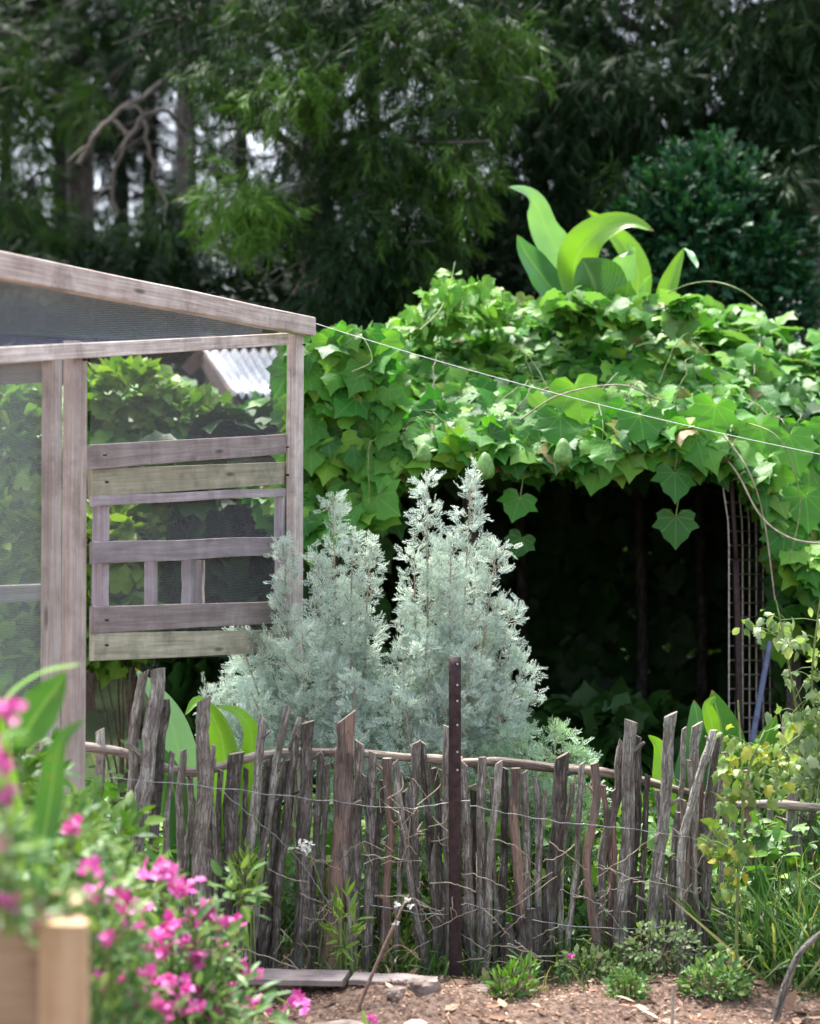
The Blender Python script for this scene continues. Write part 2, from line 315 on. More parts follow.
class MB:
    """collects vertices, faces, uvs, material slots and a tint value, then builds ONE mesh"""
    def __init__(s):
        s.v = []; s.f = []; s.uv = []; s.mi = []; s.t = []; s.n = 0
        s.simple_v = []; s.simple_f = []; s.simple_uv = []; s.simple_mi = []
    def add(s, verts, faces, uvs, mi=0):
        """faces: list of index tuples; uvs: per face list of uv"""
        b = len(s.simple_v)
        s.simple_v += [tuple(p) for p in verts]
        for fc, uu in zip(faces, uvs):
            s.simple_f.append(tuple(i + b for i in fc)); s.simple_uv.append(uu); s.simple_mi.append(mi)
    def tube(s, pts, rad, seg=8, mi=0, rough=0.0, cap=True, capmi=None, slant=0.0, rfreq=1.0, closed_tip=False):
        pts = [Vector(p) for p in pts]; n = len(pts)
        if not hasattr(rad, '__len__'): rad = [rad] * n
        vs = []; L = 0; Ls = []
        t0 = (pts[1] - pts[0]).normalized()
        ref = Vector((0, 1, 0)) if abs(t0.y) < 0.8 else Vector((1, 0, 0))
        for i in range(n):
            t = (pts[min(i + 1, n - 1)] - pts[max(i - 1, 0)]).normalized()
            a = ref - t * ref.dot(t); a.normalize(); ref = a
            bb = t.cross(a)
            if i: L += (pts[i] - pts[i - 1]).length
            Ls.append(L)
            for k in range(seg):
                an = 2 * math.pi * k / seg
                d = a * math.cos(an) + bb * math.sin(an)
                r = rad[i]
                if rough:
                    q = pts[i] * 0.0 + d
                    r *= 1 + rough * (noise.noise(Vector((d.x * 2.2 * rfreq + pts[0].x * 9, d.y * 2.2 * rfreq, L * 5 * rfreq))) * 1.0
                                      + 0.6 * noise.noise(Vector((d.x * 5 * rfreq, d.y * 5 * rfreq + pts[0].x * 5, L * 16 * rfreq))))
                p = pts[i] + d * r
                if slant and i == n - 1: p = p + t * (d.x * slant * rad[i])
                vs.append(p)
        fs = []; us = []
        R0 = max(rad)
        for i in range(n - 1):
            for k in range(seg):
                k2 = (k + 1) % seg
                fs.append((i * seg + k, i * seg + k2, (i + 1) * seg + k2, (i + 1) * seg + k))
                u0 = 2 * math.pi * R0 * k / seg; u1 = 2 * math.pi * R0 * (k + 1) / seg
                us.append([(u0, Ls[i]), (u1, Ls[i]), (u1, Ls[i + 1]), (u0, Ls[i + 1])])
        s.add(vs, fs, us, mi)
        if cap:
            for i, rev in ((0, True), (n - 1, False)):
                ring = vs[i * seg:(i + 1) * seg]
                c = sum(ring, Vector()) / seg
                if not rev and capmi is not None: c = c + Vector((0, 0, rad[-1] * 0.08))
                vv = ring + [c]
                fs = []; us = []
                for k in range(seg):
                    k2 = (k + 1) % seg
                    tri = (k, k2, seg); 
                    if rev: tri = (k2, k, seg)
                    fs.append(tri)
                    us.append([((vv[q] - c).x, (vv[q] - c).y) for q in tri])
                s.add(vv, fs, us, mi if (capmi is None or rev) else capmi)
    def beam(s, p0, p1, w, h, up=(0, 0, 1), mi=0, warp=0.004, ch=0.08, nseg=8):
        """sawn timber: w across, h along 'up'"""
        p0 = Vector(p0); p1 = Vector(p1); t = (p1 - p0); L = t.length; t.normalize()
        up = Vector(up); up = (up - t * up.dot(t)).normalized(); sd = t.cross(up)
        c = ch * min(w, h)
        sec = [(-w/2 + c, -h/2), (w/2 - c, -h/2), (w/2, -h/2 + c), (w/2, h/2 - c), (w/2 - c, h/2), (-w/2 + c, h/2), (-w/2, h/2 - c), (-w/2, -h/2 + c)]
        per = [0]
        for i in range(8):
            a = sec[i]; b = sec[(i + 1) % 8]; per.append(per[-1] + math.hypot(a[0] - b[0], a[1] - b[1]))
        vs = []
        sd0 = random.random() * 50
        for j in range(nseg + 1):
            f = j / nseg; o = p0 + t * (L * f)
            o = o + sd * warp * noise.noise(Vector((f * 3 + sd0, 0, 0))) + up * warp * noise.noise(Vector((f * 3 + sd0, 5, 0)))
            for (a, b) in sec: vs.append(o + sd * a + up * b)
        fs = []; us = []
        for j in range(nseg):
            for k in range(8):
                k2 = (k + 1) % 8
                fs.append((j*8 + k, j*8 + k2, (j+1)*8 + k2, (j+1)*8 + k))
                us.append([(per[k], L*j/nseg), (per[k+1], L*j/nseg), (per[k+1], L*(j+1)/nseg), (per[k], L*(j+1)/nseg)])
        fs.append(tuple(range(7, -1, -1))); us.append([sec[k] for k in range(7, -1, -1)])
        fs.append(tuple(nseg*8 + k for k in range(8))); us.append([sec[k] for k in range(8)])
        s.add(vs, fs, us, mi)
    def scatter(s, tpl, pos, dirs, nors, scl, mi=0, tint=None):
        """many copies of a small template: tpl=(verts Nx3, faces, uv Nx2); local y=dirs, z=nors"""
        V, Fc, UV = tpl
        V = np.asarray(V, float); m = len(pos)
        if m == 0: return
        y = np.asarray(dirs, float); y = y / (np.linalg.norm(y, axis=1, keepdims=True) + 1e-9)
        z = np.asarray(nors, float); x = np.cross(y, z); x /= (np.linalg.norm(x, axis=1, keepdims=True) + 1e-9)
        z = np.cross(x, y)
        sc = np.asarray(scl, float)
        if sc.ndim == 1: sc = np.repeat(sc[:, None], 3, 1)
        W = (x[:, None, :] * (V[None, :, 0:1] * sc[:, None, 0:1]) + y[:, None, :] * (V[None, :, 1:2] * sc[:, None, 1:2])
             + z[:, None, :] * (V[None, :, 2:3] * sc[:, None, 2:3])) + np.asarray(pos)[:, None, :]
        s.v.append(W.reshape(-1, 3))
        n = len(V)
        loops = np.concatenate([np.array(f) for f in Fc]); sizes = np.array([len(f) for f in Fc])
        L = (loops[None, :] + (np.arange(m) * n)[:, None] + s.n).reshape(-1)
        s.f.append((L, np.tile(sizes, m)))
        s.uv.append(np.tile(np.asarray(UV, float)[loops], (m, 1)))
        s.mi.append(np.full(m * len(Fc), mi))
        tt = np.zeros(m) if tint is None else np.broadcast_to(np.asarray(tint, float), (m,))
        s.t.append(np.repeat(tt, n))
        s.n += m * n
    def build(s, name, mats, parent=None, origin=None, smooth=True, sharp=None):
        if not isinstance(mats, (list, tuple)): mats = [mats]
        org = np.array(wloc(parent) if parent is not None else Vector(origin if origin is not None else (0, 0, 0)))
        V = []; L = []; S = []; U = []; MI = []; T = []
        base = 0
        if s.simple_v:
            V.append(np.array(s.simple_v, float)); T.append(np.zeros(len(s.simple_v)))
            L.append(np.concatenate([np.array(f) for f in s.simple_f])); S.append(np.array([len(f) for f in s.simple_f]))
            U.append(np.concatenate([np.array(u, float) for u in s.simple_uv])); MI.append(np.array(s.simple_mi))
            base = len(s.simple_v)
        for a in s.v: V.append(a)
        for (l, z) in s.f: L.append(l + base); S.append(z)
        U += s.uv; MI += s.mi; T += s.t
        V = np.concatenate(V) - org; L = np.concatenate(L).astype(np.int32); S = np.concatenate(S).astype(np.int32)
        U = np.concatenate(U); MI = np.concatenate(MI).astype(np.int32); T = np.concatenate(T)
        me = bpy.data.meshes.new(name)
        me.vertices.add(len(V)); me.vertices.foreach_set('co', V.astype(np.float32).ravel())
        me.loops.add(len(L)); me.loops.foreach_set('vertex_index', L)
        me.polygons.add(len(S))
        st = np.concatenate([[0], np.cumsum(S)[:-1]]).astype(np.int32)
        me.polygons.foreach_set('loop_start', st)
        me.polygons.foreach_set('material_index', MI)
        me.polygons.foreach_set('use_smooth', np.full(len(S), smooth))
        uvl = me.uv_layers.new(name='UVMap'); uvl.data.foreach_set('uv', U.astype(np.float32).ravel())
        at = me.attributes.new('tint', 'FLOAT', 'POINT'); at.data.foreach_set('value', T.astype(np.float32))
        for m in mats: me.materials.append(m)
        me.update(calc_edges=True); me.validate()
        o = bpy.data.objects.new(name, me); COL.objects.link(o)
        if parent is not None: o.parent = parent
        else: o.location = Vector(org)
        return o

def spline(pts, n):
    """Catmull-Rom through points"""
    pts = [Vector(p) for p in pts]
    if len(pts) == 2: return [pts[0].lerp(pts[1], i / (n - 1)) for i in range(n)]
    q = [pts[0] * 2 - pts[1]] + pts + [pts[-1] * 2 - pts[-2]]
    out = []
    for i in range(n):
        f = i / (n - 1) * (len(pts) - 1); k = min(int(f), len(pts) - 2); t = f - k
        p0, p1, p2, p3 = q[k:k+4]
        out.append(0.5 * ((2*p1) + (p2-p0)*t + (2*p0-5*p1+4*p2-p3)*t*t + (3*p1-p0-3*p2+p3)*t*t*t))
    return out

# ------------------------------------------------------------------ leaf templates
def tpl_narrow(w=0.09, droop=0.25, side=0.06):
    V = []; 
    for (t, ww) in ((0, 0.02), (0.3, 1.0), (0.65, 0.85)):
        z = -droop * t * t; x = side * math.sin(t * 2.6)
        V += [(x - w*ww/2, t, z), (x + w*ww/2, t, z)]
    V.append((side * math.sin(2.6), 1, -droop))
    Fc = [(0, 1, 3, 2), (2, 3, 5, 4), (4, 5, 6)]
    return V, Fc, [(v[0], v[1]) for v in V]

def tpl_oval(w=0.5, droop=0.2, fold=0.12, n=4):
    V = [(0, 0, 0)]; 
    for i in range(1, n):
        t = i / n; ww = w/2 * math.sin(math.pi * (t ** 0.8)) ** 0.8
        z = -droop * t * t
        V += [(-ww, t, z + fold*ww*2), (0, t, z), (ww, t, z + fold*ww*2)]
    V.append((0, 1, -droop))
    Fc = [(0, 2, 1), (0, 3, 2)]
    for i in range(n - 2):
        a = 1 + i*3
        Fc += [(a, a+1, a+4, a+3), (a+1, a+2, a+5, a+4)]
    a = 1 + (n-2)*3; e = len(V) - 1
    Fc += [(a, a+1, e), (a+1, a+2, e)]
    return V, Fc, [(v[0], v[1]) for v in V]

def merge_tpl(base, placements):
    """placements: (pos, dir, nor, scale)"""
    V0, F0, U0 = base; V = []; Fc = []; U = []
    for (p, d, nrm, s) in placements:
        d = Vector(d).normalized(); z = Vector(nrm); x = d.cross(z).normalized(); z = x.cross(d)
        b = len(V)
        for v in V0: V.append(tuple(Vector(p) + (x*v[0] + d*v[1] + z*v[2]) * s))
        Fc += [tuple(i + b for i in f) for f in F0]; U += list(U0)
    return V, Fc, U

def sprig(kind='narrow', n=12, leaf=0.42, seed=0, spread=0.75):
    r = random.Random(seed)
    base = tpl_narrow(0.075, 0.25, 0.08) if kind == 'narrow' else tpl_oval(0.5)
    pl = []
    for i in range(n):
        t = 0.05 + 0.95 * i / (n - 1)
        a = r.uniform(0, 6.28) if kind == 'narrow' else (math.pi * (i % 2) + r.uniform(-.5, .5))
        sp = spread * (1 - 0.5*t) * r.uniform(0.6, 1.2)
        d = (math.cos(a)*sp, 1.0, math.sin(a)*sp)
        pl.append(((0, t*0.8, 0), d, (r.uniform(-.5, .5), 0.1, 1 + r.uniform(-.4, .4)), leaf * r.uniform(0.75, 1.2)))
    V, Fc, U = merge_tpl(base, pl)
    b = len(V)  # twig
    V += [(-0.008, 0, 0), (0.008, 0, 0), (0.002, 0.85, 0), (-0.002, 0.85, 0)]; Fc.append((b, b+1, b+2, b+3)); U += [(0, 0)] * 4
    return V, Fc, U

def tpl_vine(seed=0, deep=1.0):
    """heart-shaped leaf with five pointed lobes, petiole at the origin"""
    r = random.Random(seed)
    half = [(0.03, -0.02), (0.17, -0.20), (0.40, -0.22), (0.57, -0.10), (0.55, 0.08), (0.68, 0.30), (0.52, 0.40), (0.43, 0.52), (0.34, 0.64), (0.16, 0.80), (0.0, 1.06)]
    half = [(x * (1 + r.uniform(-.08, .08)), y + r.uniform(-.03, .03)) for x, y in half]; half[-1] = (0, 1.02)
    rip = [r.uniform(-1, 1) for _ in range(40)]
    def z(x, y, k): return -0.34*deep*x*x - 0.34*deep*max(y-0.2, 0)**2 + 0.07*rip[k % 40] * (abs(x) + 0.3) - 0.0
    mid = [(0, 0), (0, 0.16), (0, 0.34), (0, 0.55), (0, 0.78)]
    V = [(x, y, z(x, y, 3) - 0.05) for x, y in mid]
    R = []; Lf = []; Rm = []; Lm = []
    for k, (x, y) in enumerate(half):
        R.append(len(V)); V.append((x, y, z(x, y, k + 5)))
    for k, (x, y) in enumerate(half[:-1]):
        Lf.append(len(V)); V.append((-x, y, z(x, y, k + 20)))
    Lf.append(R[-1])
    # which midrib vertex each outline vertex belongs to
    own = [0, 0, 0, 1, 1, 2, 2, 3, 3, 4, 4]
    Fc = []
    for k in range(len(half) - 1):
        a, b = own[k], own[k + 1]
        if a == b:
            Fc.append((a, R[k], R[k+1])); Fc.append((a, Lf[k+1], Lf[k]))
        else:
            Fc.append((a, R[k], R[k+1], b)); Fc.append((b, Lf[k+1], Lf[k], a))
    V = [(x, y, zz) for x, y, zz in V]
    return V, Fc, [(v[0], v[1]) for v in V]

def tpl_feather(seed=0):
    """finely cut silver leaf: rachis with forked narrow segments"""
    r = random.Random(seed)
    V = []; Fc = []
    def blade(p, a, L, w, lift):
        b = len(V); dx, dy = math.sin(a), math.cos(a)
        nx, ny = dy, -dx
        V.extend([(p[0], p[1], p[2]), (p[0] + dx*L*.5 + nx*w/2, p[1] + dy*L*.5 + ny*w/2, p[2] + lift*.5),
                  (p[0] + dx*L, p[1] + dy*L, p[2] + lift*.7), (p[0] + dx*L*.5 - nx*w/2, p[1] + dy*L*.5 - ny*w/2, p[2] + lift*.5)])
        Fc.append((b, b+1, b+2, b+3))
    blade((0, 0, 0), 0, 1.0, 0.045, -0.1)
    for i, t in enumerate((0.22, 0.42, 0.6, 0.76, 0.88)):
        for sgn in (-1, 1):
            L = (0.52 - 0.25*t) * r.uniform(0.8, 1.15); a = sgn * r.uniform(0.6, 0.95)
            p = (0, t, -0.1*t*t)
            blade(p, a, L, 0.06, r.uniform(-.05, .15))
            q = (p[0] + math.sin(a)*L*.45, p[1] + math.cos(a)*L*.45, p[2] + 0.03)
            blade(q, a - sgn*0.7, L*.5, 0.05, r.uniform(-.05, .12))
            if i < 3: blade(q, a + sgn*0.55, L*.4, 0.05, r.uniform(-.05, .12))
    return V, Fc, [(v[0], v[1]) for v in V]

def tpl_blade(bend=0.5, w=0.03, n=5):
    V = []; Fc = []
    for i in range(n):
        t = i / n; a = bend * t
        y = math.sin(a)/max(bend, .01) if bend > .01 else t
        V += [(-w/2*(1-t*t*.8), math.cos(a*.9)*t, -bend*t*t*0.6), (w/2*(1-t*t*.8), math.cos(a*.9)*t, -bend*t*t*0.6)]
        if i: Fc.append((2*i-2, 2*i-1, 2*i+1, 2*i))
    V.append((0, math.cos(bend*.9)*1.0, -bend*.6)); Fc.append((2*n-2, 2*n-1, 2*n))
    return V, Fc, [(v[0], v[1]) for v in V]

def tpl_maple(seed=0):
    r_ = random.Random(seed)
    pts = [(0, 0), (0.15, -0.05), (0.36, 0.04), (0.30, 0.18), (0.50, 0.42), (0.30, 0.48), (0.26, 0.66), (0.13, 0.76), (0, 1.05)]
    pts = [(x*r_.uniform(.85, 1.1), y + r_.uniform(-.04, .04)) for x, y in pts]; pts[0] = (0, 0); pts[-1] = (0, 1.05)
    c1, c2 = r_.uniform(.3, 1.1), r_.uniform(.2, .8)
    V = [(0, 0.3, 0.05)] + [(x, y, -c1*x*x - c2*y*y) for x, y in pts] + [(-x, y, -c1*x*x - c2*y*y) for x, y in pts[1:-1]]
    nR = len(pts); Fc = []
    for k in range(1, nR): Fc.append((0, k, k+1))
    Lf = [1] + [nR + k for k in range(1, nR - 1)] + [nR]
    for k in range(len(Lf) - 1): Fc.append((0, Lf[k+1], Lf[k]))
    return V, Fc, [(v[0], v[1]) for v in V]

T_NAR = [sprig('narrow', 12, 0.42, k, 0.8) for k in range(4)]
T_NARL = [sprig('narrow', 14, 0.55, 20 + k, 0.5) for k in range(4)]
T_OV = [sprig('oval', 9, 0.30, 40 + k, 0.9) for k in range(3)]
T_OVAL = tpl_oval(0.5); T_VINE = [tpl_vine(k, 1.0) for k in range(4)] + [tpl_vine(k, 2.1) for k in range(4, 7)]
T_FEA = [tpl_feather(k) for k in range(4)]
T_BL = [tpl_blade(b, w) for b, w in ((0.3, 0.03), (0.8, 0.025), (1.2, 0.03), (0.5, 0.02))]
T_MAP = [tpl_maple(k) for k in range(4)] + [tpl_oval(.5, .5), tpl_oval(.6, .3)]
def unit(v): return v / (np.linalg.norm(v, axis=-1, keepdims=True) + 1e-9)
def nrm(*s): return rng.normal(size=s)
def scatter_mix(mb, tpls, pos, dirs, nors, scl, mi=0, tint=None):
    k = rng.integers(0, len(tpls), len(pos))
    tint = np.zeros(len(pos)) if tint is None else np.broadcast_to(tint, (len(pos),))
    for i, t in enumerate(tpls):
        m = k == i
        mb.scatter(t, pos[m], dirs[m], nors[m], scl[m], mi, tint[m])

# ------------------------------------------------------------------ setting: ground
def build_ground():
    xs = np.concatenate([-np.geomspace(220, 5, 24), np.linspace(-4.4, 4.4, 170), np.geomspace(5, 220, 24)])
    ys = np.concatenate([np.linspace(-60, 1, 14), np.linspace(1.6, 5, 24), np.linspace(5.05, 8, 110), np.linspace(8.3, 16, 30), np.geomspace(18, 320, 20)])
    V = []; 
    for y in ys:
        for x in xs:
            z = gz(x, y)
            if 5.0 < y < 7.0 and abs(x) < 3:
                z += 0.012 * noise.noise(Vector((x*18, y*18, 0))) + 0.008 * noise.noise(Vector((x*45, y*45, 4)))
            V.append((x, y, z))
    nx = len(xs); ny = len(ys); mb = MB()
    Fc = []; U = []
    for j in range(ny - 1):
        for i in range(nx - 1):
            f = (j*nx+i, j*nx+i+1, (j+1)*nx+i+1, (j+1)*nx+i); Fc.append(f); U.append([(V[k][0], V[k][1]) for k in f])
    mb.add(V, Fc, U)
    tag(mb.build('ground', M['soil']), kind='structure')
build_ground()

# ------------------------------------------------------------------ stick fence
def fY(u):
    return float(np.interp(u, [0, 150, 300, 450, 700, 820], [6.05, 6.2, 6.55, 6.62, 6.7, 6.8]))

ctr = P(430, 975, 6.6)
fence = thing('stick_fence', 'rustic fence of rough upright grey sticks wired to a thin rail along the mulch bed', 'fence', (ctr[0], 6.62, gz(ctr[0], 6.62)))
def picket(pts, w, parent, dY=0.0, mat='bark', stub=None, seg=18, bottom_ext=True, name='picket', taper=0.12, label=None, Y=None):
    yy = (lambda u: Y) if Y else fY
    W = [P(u, v, yy(u) + dY) for u, v in pts]         # top -> bottom
    W = W[::-1]
    b = W[0]; d = unit(W[1] - W[0])
    g = gz(b[0], b[1]) - 0.12
    if bottom_ext and b[2] > g: W = [b - d * ((b[2] - g) / max(d[2], .3))] + W
    Yt = yy(pts[0][0]) + dY
    r = w / 2 * Yt / F * .88
    n = max(18, int(np.linalg.norm(W[-1] - W[0]) / 0.018))
    path = spline(W, n)
    sd = random.random() * 90
    for i, p in enumerate(path):
        p.x += 0.017 * noise.noise(Vector((i * 0.08, sd, 0))) + .0025*noise.noise(Vector((i*.4, sd, 5))); p.y += 0.01 * noise.noise(Vector((i * 0.09, sd, 8)))
    rad = [r * (1 + taper/2 - taper * i/(n-1)) * (1 + 0.13 * noise.noise(Vector((i*0.19, sd, 3)))) for i in range(n)]
    # knots
    for _ in range(random.randint(1, 3)):
        k = random.randint(3, n - 4); rad[k] *= 1.16; rad[k-1] *= 1.06; rad[k+1] *= 1.07
    mb = MB()
    mb.tube(path, [q_*.95 for q_ in rad], seg, 0, rough=0.19, rfreq=1.5, capmi=1, slant=random.uniform(-0.9, 0.9))
    for _ in range(random.randint(0, 2) if stub is None else stub):   # snapped side twigs
        k = random.randint(n//3, n - 4); p = path[k]
        a = random.choice([-1, 1]) * random.uniform(0.6, 1.0)
        L = random.uniform(0.02, 0.06)
        e = p + Vector((a*(r + L), random.uniform(-.03, 0), L * random.uniform(0.4, 1.5)))
        mb.tube([p, p.lerp(e, .6), e], [r*.35, r*.28, r*.2], 7, 0, rough=.15, capmi=1)
    o = mb.build(name, [M[mat], M['cutwood']], parent)
    if label: o['label'] = label
    return o

PK = [  # points top->bottom, width px, dY, material
 ([(143, 672), (131, 780), (117, 880)], 12, 0.05, 'bark'), ([(156, 669), (146, 780), (131, 900)], 18, 0.0, 'bark'),
 ([(164, 699), (158, 780), (150, 900)], 13, 0.05, 'barkdark'), ([(182, 750), (180, 830), (178, 930)], 9, 0.08, 'bark'),
 ([(204, 699), (201, 800), (199, 930)], 17, 0, 'bark'), ([(212, 760), (209, 850), (208, 940)], 9, 0.06, 'bark'),
 ([(233, 753), (229, 850), (224, 960)], 19, 0, 'barkdark'), ([(262, 718), (253, 800), (244, 930)], 11, 0, 'bark'),
 ([(288, 706), (272, 800), (252, 940)], 9, 0.03, 'bark'), ([(270, 760), (262, 850), (256, 950)], 10, 0.08, 'barkdark'),
 ([(296, 735), (285, 830), (276, 950)], 9, -0.02, 'barkdark'), ([(301, 718), (281, 800), (268, 950)], 10, 0.08, 'bark'),
 ([(309, 722), (304, 850), (298, 968)], 16, -0.04, 'barkdark'), ([(319, 752), (315, 860), (310, 960)], 9, 0.05, 'bark'),
 ([(290, 760), (282, 860), (266, 960)], 11, 0.02, 'barkdark'), ([(276, 800), (268, 880), (262, 955)], 7, 0.04, 'barkdark'),
 ([(346, 717), (341, 840), (334, 958)], 23, -0.02, 'barkpeel'), ([(359, 742), (356, 850), (352, 950)], 13, 0.06, 'bark'),
 ([(372, 752), (369, 850), (366, 940)], 11, 0.0, 'bark'), ([(386, 758), (388, 850), (385, 945)], 11, 0.02, 'barkpeel'),
 ([(395, 762), (404, 850), (424, 950)], 9, -0.03, 'bark'), ([(380, 780), (376, 850), (382, 940)], 8, 0.05, 'barkdark'),
 ([(416, 742), (414, 850), (420, 955)], 12, 0.03, 'bark'), ([(424, 742), (430, 850), (436, 960)], 10, 0.07, 'barkdark'),
 ([(404, 790), (412, 860), (430, 960)], 9, -0.02, 'barkdark'),
 ([(447, 727), (450, 860), (452, 975)], 14, -0.02, 'bark'), ([(440, 800), (436, 880), (438, 970)], 9, 0.05, 'bark'),
 ([(465, 762), (466, 860), (473, 975)], 12, 0.03, 'bark'), ([(474, 790), (476, 870), (486, 975)], 9, 0.06, 'barkdark'),
 ([(484, 757), (480, 850), (482, 945)], 11, 0.0, 'bark'), ([(500, 762), (490, 850), (487, 940)], 9, -0.03, 'bark'),
 ([(505, 768), (503, 860), (502, 945)], 9, 0.04, 'barkdark'), ([(515, 768), (516, 850), (523, 930)], 12, -0.01, 'barkpeel'),
 ([(525, 772), (527, 860), (528, 940)], 9, 0.05, 'bark'),
 ([(562, 755), (555, 850), (546, 955)], 17, 0.0, 'barkdark'), ([(583, 763), (576, 850), (570, 945)], 7, 0.04, 'bark'),
 ([(594, 763), (595, 810), (587, 860), (591, 910), (599, 965)], 11, -0.02, 'barkpeel'),
 ([(622, 742), (617, 790), (604, 850), (598, 950)], 10, 0.03, 'bark'),
 ([(631, 721), (625, 850), (618, 962)], 16, -0.01, 'bark'), ([(639, 736), (634, 850), (628, 955)], 11, 0.05, 'barkdark'),
 ([(671, 714), (661, 830), (652, 960)], 14, -0.02, 'bark'), ([(680, 812), (672, 880), (664, 965)], 12, 0.04, 'bark'),
 ([(684, 728), (678, 830), (672, 950)], 6, 0.07, 'bark'),
 ([(697, 724), (693, 830), (690, 950)], 12, 0.04, 'bark'), ([(712, 730), (697, 790), (682, 850), (680, 950)], 10, -0.04, 'bark'),
 ([(684, 800), (686, 860), (678, 950)], 9, -0.01, 'barkpeel'),
 ([(718, 736), (708, 830), (700, 950)], 14, 0.02, 'barkdark'), ([(725, 752), (712, 850), (706, 950)], 9, 0.06, 'bark'),
 ([(344, 850), (348, 900), (352, 960)], 6, -0.06, 'bark'), ([(458, 830), (460, 900), (470, 985)], 8, 0.0, 'barkdark'),
 ([(222, 770), (218, 860), (214, 940)], 7, .05, 'bark'), ([(190, 770), (188, 860), (186, 940)], 8, .1, 'bark'),
 ([(100, 730), (96, 830), (90, 930)], 12, 0.12, 'bark'), ([(60, 745), (50, 830), (40, 930)], 14, 0.15, 'bark'),
]
for (ut, vt, ub, w) in ((172, 752, 166, 7), (214, 745, 222, 6), (246, 768, 236, 7), (328, 764, 322, 7), (337, 790, 346, 6), (363, 775, 372, 6), (402, 772, 396, 6), (434, 768, 444, 7), (456, 790, 446, 6),
                        (493, 778, 497, 6), (535, 778, 540, 7), (545, 790, 536, 6), (571, 782, 562, 6), (604, 785, 612, 7), (614, 790, 608, 6), (648, 775, 642, 7), (657, 790, 664, 6), (703, 770, 696, 6), (728, 775, 720, 7), (690, 760, 700, 6)):
    PK.append(([(ut, vt), ((ut+ub)/2 + random.uniform(-5, 5), 860), (ub, 960)], w, random.uniform(-.03, .09), random.choice(['bark', 'barkdark', 'bark', 'barkpeel'])))
for pts, w, dy, mt in PK: picket(pts, w, fence, dy, mt)
# rotten stump at the foot of a picket
mb = MB(); 
for k in range(9):
    a = random.uniform(-1, 1)
    b = P(524 + a*16, 965, fY(524) - .05); b[2] = gz(b[0], b[1]) - .05; e = P(522 + a*18, 905 + random.uniform(0, 25), fY(524) - .05 + random.uniform(-.03, .05))
    mb.tube(spline([b, (b + e)/2 + nrm(3)*.01, e], 8), [.03, .032, .03, .03, .026, .022, .018, .010], 8, 0, rough=.3)
tag(mb.build('stump', [M['barkdark']], fence), 'short rotten split stump')
# rails
mb = MB()
r1 = spline([P(u, v, fY(u) + .10) for u, v in ((-30, 738), (60, 745), (120, 752), (190, 772), (260, 756), (330, 752), (400, 757), (462, 761))], 60)
mb.tube(r1, [0.017 + .004*noise.noise(Vector((i*.3, 0, 0))) for i in range(60)], 10, 0, rough=.22)
mb.build('rail', [M['railwood']], fence)
mb = MB()
r2 = spline([P(u, v, fY(u) + .09) for u, v in ((452, 764), (500, 762), (560, 769), (600, 772), (650, 782), (705, 797), (726, 800))], 50)
mb.tube(r2, [0.020 - .005*i/50 + .004*noise.noise(Vector((i*.3, 4, 0))) for i in range(50)], 10, 0, rough=.22)
mb.build('rail', [M['railwood']], fence)
# tie wires
def wire(mb, pts, r=0.0018, n=40, wob=0.01, dY=-.07, Yf=fY):
    q = spline([P(u, v, Yf(u) + dY) for u, v in pts], n)
    for i, p in enumerate(q): p.z += wob*noise.noise(Vector((i*.5, pts[0][0], 0))); p.y += wob*noise.noise(Vector((i*.6, pts[0][1], 2)))
    mb.tube(q, r, 6, 0)
for pts in ([(110, 778), (200, 786), (320, 800), (400, 808), (470, 800)], [(470, 806), (560, 822), (640, 830), (730, 846)],
            [(370, 905), (440, 915), (470, 905), (560, 925), (640, 930), (720, 950)], [(220, 790), (290, 850), (330, 905)],
            [(560, 890), (600, 905), (640, 945), (700, 955)]):
    mb = MB(); wire(mb, pts); mb.build('wire', [M['wire']], fence)

# return of the fence, further right
rt = P(775, 880, 7.35)
fence2 = thing('stick_fence', 'far low stick fence with a thick horizontal rail behind the yellow-green climber', 'fence', (rt[0], 7.35, gz(rt[0], 7.35)))
for pts, w, mt in (([(746, 770), (748, 860), (750, 950)], 11, 'barkpeel'), ([(770, 800), (772, 870)], 8, 'bark'), ([(792, 790), (794, 870)], 13, 'bark'),
                   ([(757, 805), (760, 880)], 7, 'bark'), ([(812, 806), (812, 880)], 8, 'bark'), ([(803, 800), (801, 880)], 6, 'bark'), ([(732, 800), (731, 880)], 8, 'bark'),
                   ([(836, 800), (838, 880)], 10, 'bark'), ([(860, 800), (858, 880)], 9, 'bark')):
    picket(pts, w, fence2, 0, mt, Y=7.3 + random.uniform(-.05, .05))
mb = MB(); mb.tube(spline([P(u, v, 7.2) for u, v in ((724, 806), (770, 804), (820, 808), (880, 812))], 30), .019, 10, 0, rough=.2); mb.build('rail', [M['railwood']], fence2)
# thick round post stub
o = P(800, 850, 7.9)
mb = MB(); q = spline([(o[0], 7.9, -.1), (o[0], 7.9, .6), tuple(P(801, 716, 7.9))], 24)
mb.tube(q, [.085]*24, 18, 0, rough=.12, capmi=1)
tag(mb.build('post', [M['boardgreen'], M['cutwood']], origin=(o[0], 7.9, 0)), 'thick mossy round wooden post behind the pale climber at the right edge', 'post')

